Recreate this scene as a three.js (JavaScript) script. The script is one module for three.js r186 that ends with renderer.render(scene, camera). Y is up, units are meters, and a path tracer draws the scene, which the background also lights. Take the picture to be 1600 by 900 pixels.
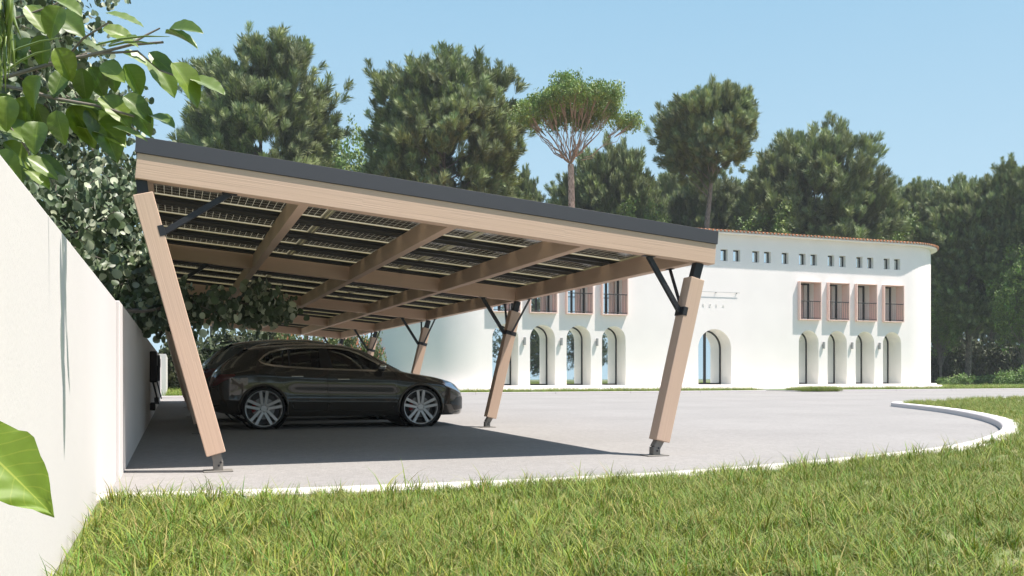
import * as THREE from 'three';
import { RoundedBoxGeometry } from 'three/addons/geometries/RoundedBoxGeometry.js';
import { mergeGeometries, mergeVertices, toCreasedNormals } from 'three/addons/utils/BufferGeometryUtils.js';
import { FontLoader } from 'three/addons/loaders/FontLoader.js';
import { TextGeometry } from 'three/addons/geometries/TextGeometry.js';

// ---------------------------------------------------------------- camera, sky, sun, exposure
const scene = new THREE.Scene();
const EYE = 0.93, YAW = Math.atan(528 / 1410);
const camera = new THREE.PerspectiveCamera(2 * Math.atan(450 / 1410) * 180 / Math.PI, 16 / 9, 0.05, 900);
camera.position.set(0, EYE, 0);
camera.rotation.set(0, -YAW, 0);
camera.setViewOffset(1600, 900, 0, -135, 1600, 900);      // upright verticals: the lens is shifted, not tilted
const renderer = new THREE.WebGLRenderer({ antialias: true });
renderer.toneMapping = THREE.LinearToneMapping;
renderer.toneMappingExposure = 1.72;
renderer.shadowMap.enabled = true;

const SUN = new THREE.Vector3(0.42, 1, 0.228).normalize();
const sun = new THREE.DirectionalLight(new THREE.Color(1.0, 0.93, 0.85), 5.0);
sun.position.copy(SUN).multiplyScalar(120).add(new THREE.Vector3(15, 0, -30));
sun.target.position.set(15, 0, -30);
sun.castShadow = true; sun.shadow.radius = 1.2; sun.shadow.mapSize.set(4096, 4096);
Object.assign(sun.shadow.camera, { left: -70, right: 70, top: 70, bottom: -70, near: 1, far: 300 });
scene.add(sun, sun.target);
{
  const W = 512, Hh = 256, data = new Float32Array(W * Hh * 4);
  const hor = [0.39, 0.515, 0.585], mid = [0.212, 0.36, 0.49], zen = [0.125, 0.205, 0.37];
  for (let j = 0; j < Hh; j++) {
    const el = ((j + 0.5) / Hh - 0.5) * Math.PI;         // row 0 is straight down
    for (let i = 0; i < W; i++) {
      const az = ((i + 0.5) / W - 0.5) * 2 * Math.PI;
      const s = Math.max(0, Math.sin(el));
      const a = Math.min(1, s / 0.38), b = Math.max(0, (s - 0.38) / 0.62);
      const d = Math.max(0, Math.cos(el) * Math.cos(az) * SUN.x + Math.sin(el) * SUN.y + Math.cos(el) * Math.sin(az) * SUN.z);
      const glow = 0.22 * Math.pow(d, 6);
      for (let k = 0; k < 3; k++) {
        let c = hor[k] + (mid[k] - hor[k]) * Math.pow(a, 0.8);
        c += (zen[k] - c) * Math.pow(b, 0.7);
        data[(j * W + i) * 4 + k] = c + glow;
      }
      data[(j * W + i) * 4 + 3] = 1;
    }
  }
  const sky = new THREE.DataTexture(data, W, Hh, THREE.RGBAFormat, THREE.FloatType);
  sky.mapping = THREE.EquirectangularReflectionMapping; sky.magFilter = sky.minFilter = THREE.LinearFilter; sky.needsUpdate = true;
  scene.background = sky; scene.environment = sky;
  scene.backgroundIntensity = scene.environmentIntensity = 1.0;
}

// ---------------------------------------------------------------- helpers
function rng(seed) { let a = seed >>> 0; return () => { a = (a + 0x6D2B79F5) | 0; let t = Math.imul(a ^ (a >>> 15), 1 | a); t = (t + Math.imul(t ^ (t >>> 7), 61 | t)) ^ t; return ((t ^ (t >>> 14)) >>> 0) / 4294967296; }; }
const V = (x, y, z) => new THREE.Vector3(x, y, z);
const rgb = (r, g, b) => new THREE.Color().setRGB(r, g, b);
const clamp = (x, a, b) => Math.min(b, Math.max(a, x));
const used = new Map();
function numbered(name) { const n = used.get(name) || 0; used.set(name, n + 1); return n ? name + '_' + String(n).padStart(3, '0') : name; }
function tag(o, label, category, group, kind) { if (label) o.userData.label = label; if (category) o.userData.category = category; if (group) o.userData.group = group; if (kind) o.userData.kind = kind; return o; }
function lit(m) { m.castShadow = m.receiveShadow = true; return m; }
function thing(name, label, category, pos = [0, 0, 0], turn = 0, group) { const o = new THREE.Group(); o.name = numbered(name); o.position.set(...pos); o.rotation.y = turn; scene.add(o); return tag(o, label, category, group); }
function part(name, geo, mat, parent) { const m = lit(new THREE.Mesh(Array.isArray(geo) ? mergeGeometries(geo.map(plain)) : geo, mat)); m.name = parent === scene ? numbered(name) : name; parent.add(m); return m; }
function struct(name, geo, mat) { return tag(part(name, geo, mat, scene), null, null, null, 'structure'); }
function plain(g) { const p = g.index ? g.toNonIndexed() : g.clone(); for (const k of Object.keys(p.attributes)) if (!['position', 'normal', 'uv'].includes(k)) p.deleteAttribute(k); if (!p.attributes.uv) p.setAttribute('uv', new THREE.BufferAttribute(new Float32Array(p.attributes.position.count * 2), 2)); if (!p.attributes.normal) p.computeVertexNormals(); return p; }
// uv in metres from the side a face looks to; u runs along `along` (0 x, 1 y, 2 z)
function metreUV(g, along = 0, shift = 0) {
  g = g.index ? g.toNonIndexed() : g;
  const p = g.attributes.position, n = g.attributes.normal, uv = new Float32Array(p.count * 2);
  for (let i = 0; i < p.count; i++) {
    const P = [p.getX(i), p.getY(i), p.getZ(i)], N = [Math.abs(n.getX(i)), Math.abs(n.getY(i)), Math.abs(n.getZ(i))];
    const ax = N[0] > N[1] && N[0] > N[2] ? 0 : N[1] > N[2] ? 1 : 2;
    const rest = [0, 1, 2].filter((k) => k !== ax), u = rest.includes(along) ? along : rest[0], v = rest.find((k) => k !== u);
    uv[2 * i] = P[u] + shift; uv[2 * i + 1] = P[v] + shift * 0.37;
  }
  g.setAttribute('uv', new THREE.BufferAttribute(uv, 2));
  return g;
}
function rbox(w, h, d, r = 0.006, along = 0, shift = 0) { return metreUV(r > 0 ? new RoundedBoxGeometry(w, h, d, 1, Math.min(r, w / 2.01, h / 2.01, d / 2.01)) : new THREE.BoxGeometry(w, h, d), along, shift); }
// a straight bar of section a (sideways) x b (upwards) from p to q
function bar(p, q, a, b, r = 0.004, up = V(0, 1, 0), shift = 0) {
  const dir = q.clone().sub(p), L = dir.length(); dir.normalize();
  const side = V(0, 0, 0).crossVectors(dir, up).normalize(), u = V(0, 0, 0).crossVectors(side, dir).normalize();
  const g = rbox(L, b, a, r, 0, shift);
  const m = new THREE.Matrix4().makeBasis(dir, u, side); m.setPosition(p.clone().add(q).multiplyScalar(0.5));
  return g.applyMatrix4(m);
}
// tube through points with a radius at each point
function taper(pts, radii, sides = 6) {
  const pos = [], idx = [], uv = []; let ref = V(0.3, 0.2, 1).normalize(), len = 0;
  pts.forEach((p, i) => {
    const t = (pts[Math.min(i + 1, pts.length - 1)].clone().sub(pts[Math.max(i - 1, 0)])).normalize();
    if (i) len += p.distanceTo(pts[i - 1]);
    let a = V(0, 0, 0).crossVectors(t, ref); if (a.length() < 1e-3) a = V(0, 0, 0).crossVectors(t, V(1, 0, 0)); a.normalize();
    const b = V(0, 0, 0).crossVectors(t, a).normalize(); ref = V(0, 0, 0).crossVectors(a, t).normalize();
    for (let k = 0; k <= sides; k++) { const w = k / sides * 2 * Math.PI; const d = a.clone().multiplyScalar(Math.cos(w)).addScaledVector(b, Math.sin(w)); pos.push(p.x + d.x * radii[i], p.y + d.y * radii[i], p.z + d.z * radii[i]); uv.push(k / sides, len); }
  });
  const n = sides + 1;
  for (let i = 0; i < pts.length - 1; i++) for (let k = 0; k < sides; k++) { const a = i * n + k, b = a + n; idx.push(a, b, a + 1, a + 1, b, b + 1); }
  const g = new THREE.BufferGeometry(); g.setAttribute('position', new THREE.Float32BufferAttribute(pos, 3)); g.setAttribute('uv', new THREE.Float32BufferAttribute(uv, 2)); g.setIndex(idx); g.computeVertexNormals(); return g;
}
// tileable value noise, and textures from it
function noiser(seed) {
  const r = rng(seed), tab = Array.from({ length: 4096 }, r);
  const at = (x, y, p) => tab[((((x % p) + p) % p) * 61 + (((y % p) + p) % p) * 157 + p * 13) & 4095];
  return (x, y, p) => { const i = Math.floor(x), j = Math.floor(y), f = x - i, g = y - j, s = f * f * (3 - 2 * f), t = g * g * (3 - 2 * g); return (at(i, j, p) * (1 - s) + at(i + 1, j, p) * s) * (1 - t) + (at(i, j + 1, p) * (1 - s) + at(i + 1, j + 1, p) * s) * t; };
}
function fbm(n, u, v, base, oct) { let s = 0, a = 0.5, p = base; for (let k = 0; k < oct; k++) { s += a * n(u * p, v * p, p); a *= 0.5; p *= 2; } return s / (1 - Math.pow(0.5, oct)); }
const toS = (c) => c <= 0.0031308 ? c * 12.92 : 1.055 * Math.pow(c, 1 / 2.4) - 0.055;
function tex(size, fn, color = true, repeat = 1) {
  const d = new Uint8Array(size * size * 4);
  for (let j = 0; j < size; j++) for (let i = 0; i < size; i++) { const c = fn(i / size, j / size, i, j); for (let k = 0; k < 3; k++) d[(j * size + i) * 4 + k] = Math.round(255 * clamp(color ? toS(Array.isArray(c) ? c[k] : c) : (Array.isArray(c) ? c[k] : c), 0, 1)); d[(j * size + i) * 4 + 3] = 255; }
  const t = new THREE.DataTexture(d, size, size); t.wrapS = t.wrapT = THREE.RepeatWrapping; t.magFilter = THREE.LinearFilter; t.minFilter = THREE.LinearMipmapLinearFilter; t.generateMipmaps = true; if (color) t.colorSpace = THREE.SRGBColorSpace; t.repeat.set(repeat, repeat); t.needsUpdate = true; return t;
}
const std = (o) => new THREE.MeshStandardMaterial(Object.assign({ roughness: 0.9, side: THREE.DoubleSide }, o));
const phy = (o) => new THREE.MeshPhysicalMaterial(Object.assign({ roughness: 0.9, side: THREE.DoubleSide }, o));
// a pixel of the photograph -> a point at the given depth along the view axis (only used to set things out)
function at(u, v, d) { const x = (u - 800) / 1410, y = -(v - 585) / 1410, c = Math.cos(YAW), s = Math.sin(YAW); return V((x * c + s) * d, EYE + y * d, -(c - x * s) * d); }

// ---------------------------------------------------------------- materials
const nA = noiser(11), nB = noiser(29), nC = noiser(53);
const woodTex = tex(512, (u, v) => { const g = fbm(nA, u * 1, v, 4, 3), s = nB(u * 3, v * 96, 96), k = nC(u * 6, v * 220, 220); const m = 0.965 + 0.06 * (g - 0.5) + 0.03 * (s - 0.5) + 0.02 * (k - 0.5), w = 0.02 * (fbm(nC, u, v, 2, 3) - 0.5); return [(0.605 + w) * m, 0.428 * m, (0.318 - w) * m]; });
woodTex.repeat.set(0.45, 1.0);
const woodBump = tex(512, (u, v) => 0.5 + 0.35 * (nB(u * 3, v * 96, 96) - 0.5) + 0.25 * (nC(u * 6, v * 220, 220) - 0.5), false); woodBump.repeat.set(0.45, 1.0);
const roadTex = tex(1024, (u, v) => { const big = fbm(nA, u, v, 3, 4), f = fbm(nB, u, v, 96, 2), g = nC(u * 512, v * 512, 512); const m = 0.86 + 0.20 * (big - 0.5) + 0.16 * (f - 0.5) + 0.22 * (g - 0.5); return [0.312 * m, 0.299 * m, 0.290 * m]; }); roadTex.repeat.set(0.2, 0.2);
const roadBump = tex(512, (u, v) => 0.5 * nB(u * 128, v * 128, 128) + 0.5 * nC(u * 256, v * 256, 256), false); roadBump.repeat.set(0.5, 0.5);
const plasterTex = tex(512, (u, v) => { const m = 0.965 + 0.07 * (fbm(nB, u, v, 3, 5) - 0.5) + 0.03 * (nC(u * 256, v * 256, 256) - 0.5); return [0.83 * m, 0.768 * m, 0.752 * m]; }); plasterTex.repeat.set(0.4, 0.4);
const plasterBump = tex(512, (u, v) => 0.6 * fbm(nA, u, v, 24, 3) + 0.4 * nC(u * 128, v * 128, 128), false); plasterBump.repeat.set(0.8, 0.8);
const soilTex = tex(512, (u, v) => { const b = fbm(nA, u, v, 5, 4), f = nC(u * 200, v * 200, 200); const k = clamp((b - 0.42) * 5, 0, 1); const m = 0.9 + 0.3 * (f - 0.5); return [(0.23 - 0.11 * k) * m, (0.23 - 0.06 * k) * m, (0.11 - 0.07 * k) * m]; }); soilTex.repeat.set(0.35, 0.35);
const barkTex = tex(256, (u, v) => { const m = 0.7 + 0.7 * (nB(u * 12, v * 6, 12) - 0.5) + 0.4 * (nC(u * 32, v * 16, 32) - 0.5); return [0.27 * m, 0.225 * m, 0.195 * m]; });
const M = {
  wood: std({ map: woodTex, bumpMap: woodBump, bumpScale: 0.002, roughness: 0.72 }),
  road: std({ map: roadTex, bumpMap: roadBump, bumpScale: 0.004, roughness: 0.95 }),
  kerb: std({ map: plasterTex, color: rgb(0.80, 0.80, 0.80), bumpMap: roadBump, bumpScale: 0.003, roughness: 0.9 }),
  plaster: std({ map: plasterTex, color: rgb(0.86, 0.87, 0.865), bumpMap: plasterBump, bumpScale: 0.0007, roughness: 0.92 }),
  villa: std({ map: plasterTex, bumpMap: plasterBump, bumpScale: 0.0012, roughness: 0.94, color: rgb(1.09, 1.09, 1.08) }),
  reveal: std({ map: plasterTex, color: rgb(1.10, 1.13, 1.08), roughness: 0.94 }),
  soil: std({ map: soilTex, roughness: 1 }),
  bark: std({ map: barkTex, roughness: 0.95 }),
  steel: std({ color: rgb(0.028, 0.029, 0.034), roughness: 0.5, metalness: 0.3 }),
  foot: std({ color: rgb(0.22, 0.205, 0.185), roughness: 0.6, metalness: 0.15 }),
  flashing: std({ color: rgb(0.05, 0.052, 0.062), roughness: 0.55 }),
  alu: std({ color: rgb(0.52, 0.49, 0.33), roughness: 0.45, metalness: 0.15 }),
  frame: std({ color: rgb(0.02, 0.02, 0.02), roughness: 0.5 }),
  mirror: std({ color: rgb(0.80, 0.84, 0.86), roughness: 0.015, metalness: 1 }),
  pink: std({ color: rgb(0.82, 0.60, 0.53), roughness: 0.8 }),
  terra: std({ color: rgb(0.50, 0.24, 0.13), roughness: 0.85 }),
  mortar: std({ color: rgb(0.68, 0.60, 0.50), roughness: 0.95 }),
  grey: std({ color: rgb(0.28, 0.28, 0.28), roughness: 0.6 }),
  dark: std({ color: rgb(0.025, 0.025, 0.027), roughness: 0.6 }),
};
// ---------------------------------------------------------------- ground, road, kerbs, lawns
function sheet(pts, y, mat, name, uvk = 1) {
  const g = new THREE.ShapeGeometry(new THREE.Shape(pts.map(([x, z]) => new THREE.Vector2(x, -z))));
  g.rotateX(-Math.PI / 2); g.translate(0, y, 0);
  const p = g.attributes.position, uv = g.attributes.uv; for (let i = 0; i < p.count; i++) uv.setXY(i, p.getX(i) * uvk, p.getZ(i) * uvk);
  return struct(name, g, mat);
}
const groundMat = std({ map: soilTex, color: rgb(0.45, 0.6, 0.4), roughness: 1 });
sheet([[-120, 60], [190, 60], [190, -170], [-120, -170]], -0.03, groundMat, 'ground');
sheet([[-0.9, 4], [140, 4], [140, -41.9], [-0.9, -41.9]], 0, M.road, 'road');
// the near kerb: straight along the carport, then sweeping back round the lawn
const KH = 0.115;
const kerbPts = [[-0.46, -6.78], [0.53, -6.66], [1.43, -6.60], [2.41, -6.57], [3.54, -6.61], [4.21, -6.70], [4.95, -6.85], [5.9, -7.10], [6.94, -7.42], [8.37, -7.98], [9.85, -8.85], [11.6, -10.1], [13.1, -11.4], [14.5, -12.85], [16.1, -14.85], [17.4, -16.75], [18.45, -18.6], [19.15, -20.0], [19.75, -20.95], [20.7, -21.45], [22.2, -21.95], [24.5, -22.9], [29, -24.4], [40, -27.5], [60, -32], [120, -37]];
const kerbCurve = new THREE.CatmullRomCurve3(kerbPts.map(([x, z]) => V(x, 0, z)), false, 'centripetal');
function kerbGeo(curve, n, w, h, t0 = 0, t1 = 1, gap = 0) {
  const prof = [[0, -0.02], [0, h - 0.018], [0.018, h], [w - 0.012, h], [w, h - 0.012], [w, -0.02]], geos = [];
  const pos = [], idx = [], uv = []; const L = curve.getLength();
  for (let i = 0; i <= n; i++) { const t = t0 + (t1 - t0) * i / n, p = curve.getPointAt(t), d = curve.getTangentAt(t), nx = -d.z, nz = d.x; for (const [a, b] of prof) { pos.push(p.x + nx * a, b, p.z + nz * a); uv.push(t * L, a + b); } }
  const m = prof.length;
  for (let i = 0; i < n; i++) for (let k = 0; k < m - 1; k++) { const a = i * m + k, b = a + m; idx.push(a, a + 1, b, b, a + 1, b + 1); }
  const g = new THREE.BufferGeometry(); g.setAttribute('position', new THREE.Float32BufferAttribute(pos, 3)); g.setAttribute('uv', new THREE.Float32BufferAttribute(uv, 2)); g.setIndex(idx);
  return toCreasedNormals(g, 0.5);
}
{
  const o = new THREE.Group(); o.name = 'kerb'; scene.add(o); tag(o, null, null, null, 'structure');
  const L = kerbCurve.getLength(), step = 3.6;
  for (let s = 0; s < L - 0.5; s += step) part('kerb_stone', kerbGeo(kerbCurve, 24, 0.28, KH, s / L, Math.min(1, (s + step - 0.012) / L)), M.kerb, o);
  const back = new THREE.Group(); back.name = 'kerb_001'; scene.add(back); tag(back, null, null, null, 'structure');
  const run = (x0, x1) => { for (let x = x0; x < x1; x += 4) { const g = rbox(Math.min(4, x1 - x) - 0.012, 0.12, 0.2, 0.012); g.translate(x + Math.min(4, x1 - x) / 2, 0.04, -39.6); part('kerb_stone', g, M.kerb, back); } };
  run(1, 29); run(33.6, 100); { const g = rbox(2.0, 0.12, 0.12, 0.01); g.translate(32.66, -0.002, -39.64); part('kerb_stone', g, M.kerb, back); for (const x of [28.95, 31.6]) { const h = rbox(0.1, 0.12, 5.6, 0.01, 2); h.translate(x, -0.001, -42.4); part('kerb_stone', h, M.kerb, back); } }
  used.set('kerb', 2);
}
const lawnPts = kerbCurve.getSpacedPoints(160).map((p, i) => { const t = kerbCurve.getTangentAt(i / 160); return [p.x - t.z * 0.1, p.z + t.x * 0.1]; });
const grassPts = kerbCurve.getSpacedPoints(160).map((p, i) => { const t = kerbCurve.getTangentAt(i / 160); return [p.x - t.z * 0.23, p.z + t.x * 0.23]; });
const grassPoly = [...grassPts, [120, 30], [-0.46, 30]];
const lawnPoly = [...lawnPts, [120, 30], [-0.46, 30]];
sheet(lawnPoly, KH - 0.03, M.soil, 'lawn');
const farLawn = std({ map: soilTex, color: rgb(0.5, 0.8, 0.35), roughness: 1 });
sheet([[1, -39.7], [29, -39.7], [29, -58], [1, -58]], 0.05, farLawn, 'verge');
sheet([[31.6, -39.7], [140, -39.7], [140, -60], [31.6, -60]], 0.05, farLawn, 'verge');
sheet([[29, -39.6], [31.6, -39.6], [31.6, -47], [29, -47]], 0.004, M.road, 'path');
sheet([[-6, -37.2], [1, -37.2], [1, -58], [-6, -58]], 0.05, farLawn, 'verge');
{ const g = rbox(3, 0.12, 0.25, 0.012); g.translate(0.9, 0.04, -37.2); struct('kerb', g, M.kerb); }

// ---------------------------------------------------------------- boundary walls
function wallBox(x0, x1, y, z0, z1, r = 0.008) { const g = rbox(x1 - x0, y + 0.1, Math.abs(z1 - z0), r, 2); g.translate((x0 + x1) / 2, (y - 0.1) / 2, (z0 + z1) / 2); return g; }
tag(part('boundary_wall', wallBox(-0.725, -0.475, 1.575, 3, -8.62), M.plaster, scene), 'long sunlit white plastered garden wall on the left, nearest stretch beside the grass', 'wall');
tag(part('boundary_wall', wallBox(-0.725, -0.448, 1.578, -8.625, -36.2), M.plaster, scene), 'shaded white garden wall stretch running along the back of the carport', 'wall');
tag(part('boundary_wall', wallBox(-0.62, -0.30, 1.75, -39, -60), M.plaster, scene), 'far sunlit white garden wall beyond the end of the carport and its strip of grass', 'wall');
// wall-mounted equipment on the shaded wall
for (const [z, y, lab] of [[-19.2, 1.08, 'dark wall box with a hanging cable on the shaded garden wall, the nearer of two'], [-23.4, 1.08, 'dark wall box with a hanging cable on the shaded garden wall, the farther of two']]) {
  const t = thing('wall_charger', lab, 'wall box', [-0.448, y, z], 0, 'wall boxes on the garden wall');
  const b = rbox(0.13, 0.62, 0.34, 0.03); b.translate(0.066, 0, 0); part('housing', b, M.dark, t);
  const s = rbox(0.012, 0.2, 0.2, 0.004); s.translate(0.137, 0.12, 0); part('front_panel', s, M.grey, t);
  const pts = []; for (let i = 0; i <= 14; i++) { const a = i / 14; pts.push(V(0.06 + 0.1 * Math.sin(a * Math.PI), -0.31 - 0.42 * Math.sin(a * Math.PI), -0.12 + 0.3 * a)); }
  part('cable', taper(pts, pts.map(() => 0.016), 6), M.dark, t);
  const c = rbox(0.1, 0.16, 0.1, 0.02); c.translate(0.055, -0.78, 0.1); part('socket', c, M.dark, t);
}

// ---------------------------------------------------------------- grass
function inside(poly, x, z) { let c = false; for (let i = 0, j = poly.length - 1; i < poly.length; j = i++) { const [xi, zi] = poly[i], [xj, zj] = poly[j]; if ((zi > z) !== (zj > z) && x < (xj - xi) * (z - zi) / (zj - zi) + xi) c = !c; } return c; }
function tuft(seed, n, h, spread) {
  const r = rng(seed), pos = [], col = [], nor = [];
  for (let b = 0; b < n; b++) {
    const a = r() * 6.283, rad = Math.sqrt(r()) * spread, x = Math.cos(a) * rad, z = Math.sin(a) * rad, H = h * (0.45 + 0.65 * r()), w = 0.0019 + 0.0024 * r(), f = r() * 6.283, lean = (0.2 + 1.05 * r()) * H, curl = 0.4 + 1.5 * r();
    const k = r(), C = k < 0.62 ? [0.088 + 0.10 * r(), 0.160 + 0.12 * r(), 0.010] : k < 0.88 ? [0.20 + 0.09 * r(), 0.245 + 0.08 * r(), 0.022] : [0.31, 0.24 + 0.05 * r(), 0.08];
    const dx = Math.cos(f), dz = Math.sin(f), sx = -dz, sz = dx; let prev = null;
    for (let s = 0; s <= 3; s++) {
      const t = s / 3, off = lean * Math.pow(t, 1 + curl), y = H * t * (1 - 0.22 * t * curl), ww = w * (1 - Math.pow(t, 1.7)), cx = x + dx * off, cz = z + dz * off;
      const L = [cx - sx * ww, y, cz - sz * ww], R = [cx + sx * ww, y, cz + sz * ww];
      if (prev) { const q = s === 3 ? [prev[0], prev[1], L] : [prev[0], prev[1], R, prev[0], R, L]; for (const p of q) { pos.push(...p); col.push(...C); nor.push(-dx * 0.5, 0.8, -dz * 0.5); } }
      prev = [L, R];
    }
  }
  const g = new THREE.BufferGeometry(); g.setAttribute('position', new THREE.Float32BufferAttribute(pos, 3)); g.setAttribute('color', new THREE.Float32BufferAttribute(col, 3)); g.computeVertexNormals(); return g;
}
const grassMat = phy({ vertexColors: true, roughness: 0.75, transmission: 0.25, thickness: 0 });
function grassField(name, label, seed, variants, candidates, hgt) {
  const r = rng(seed), lists = variants.map(() => []);
  for (const [x, y, z, s] of candidates) lists[Math.floor(r() * variants.length)].push([x, y, z, s]);
  const o = new THREE.Group(); o.name = numbered(name); scene.add(o); tag(o, label, 'grass', null, 'stuff');
  lists.forEach((list, i) => {
    const m = lit(new THREE.InstancedMesh(variants[i], grassMat, list.length)); m.name = 'grass_tufts'; m.userData.kind = 'stuff';
    const M4 = new THREE.Matrix4(), Q = new THREE.Quaternion(), E = new THREE.Euler();
    list.forEach(([x, y, z, s], k) => { Q.setFromEuler(E.set((r() - 0.5) * 0.3, r() * 6.283, (r() - 0.5) * 0.3)); M4.compose(V(x, y, z), Q, V(s, s * (0.8 + 0.4 * r()), s)); m.setMatrixAt(k, M4); const b = 0.8 + 0.4 * r(); m.setColorAt(k, rgb(b * (0.92 + 0.2 * r()), b, b * 0.9)); });
    o.add(m);
  });
}
{
  const r = rng(71), C = [], clumpN = noiser(90);
  const dens = (x, z) => clamp((clumpN(x * 1.1 + 40, z * 1.1 + 40, 64) * 0.6 + clumpN(x * 3.1 + 40, z * 3.1 + 40, 128) * 0.5 - 0.18) * 2.2, 0.34, 1);
  const add = (x0, x1, z0, z1, per, sc) => { const n = Math.round((x1 - x0) * (z1 - z0) * per); for (let i = 0; i < n; i++) { const x = x0 + (x1 - x0) * r(), z = z0 + (z1 - z0) * r(); if (!inside(grassPoly, x, z) || r() > dens(x, z)) continue; const edge = x < -0.44 + 0.10 * r(); if (edge) continue; C.push([x, KH - 0.035, z, sc * (0.6 + 0.75 * r())]); } };
  add(-0.46, 7, -7.4, -2.2, 520, 0.62); add(7, 13, -13, -2.5, 270, 0.66); add(13, 22, -22.5, -6, 120, 0.8); add(22, 48, -29, -10, 44, 1.0); add(-0.46, 7, -6.2, -2.2, 36, 0.95); add(-0.46, 7, -7.4, -6.2, 26, 1.15); add(-0.46, 0.6, -7.0, -3, 60, 1.0); add(7, 13, -12, -6.5, 20, 1.2); add(7, 14, -13, -2.5, 14, 0.95);
  grassField('lawn_grass', 'loose green lawn grass in the foreground that runs round to the island on the right', 5, [1, 2, 3, 4, 5, 6].map((k) => tuft(100 + k, 20, 0.17, 0.055)), C);
  const F = [];
  const addF = (x0, x1, z0, z1, per) => { const n = Math.round((x1 - x0) * Math.abs(z1 - z0) * per); for (let i = 0; i < n; i++) { const x = x0 + (x1 - x0) * r(), z = z0 + (z1 - z0) * r(); F.push([x, 0.045, z, 1.3 + 0.9 * r()]); } };
  addF(8, 29, -39.8, -41.2, 55); addF(31.5, 33.7, -39.42, -40.0, 260); addF(31.7, 34.5, -39.8, -41.4, 90); addF(34.5, 75, -39.8, -41.2, 45); addF(47, 80, -41, -50, 10); addF(-0.3, 1.2, -37.5, -46, 30);
  grassField('verge_grass', 'narrow strip of green grass along the foot of the white villa', 6, [1, 2, 3].map((k) => tuft(200 + k, 16, 0.15, 0.12)), F);
}

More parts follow.
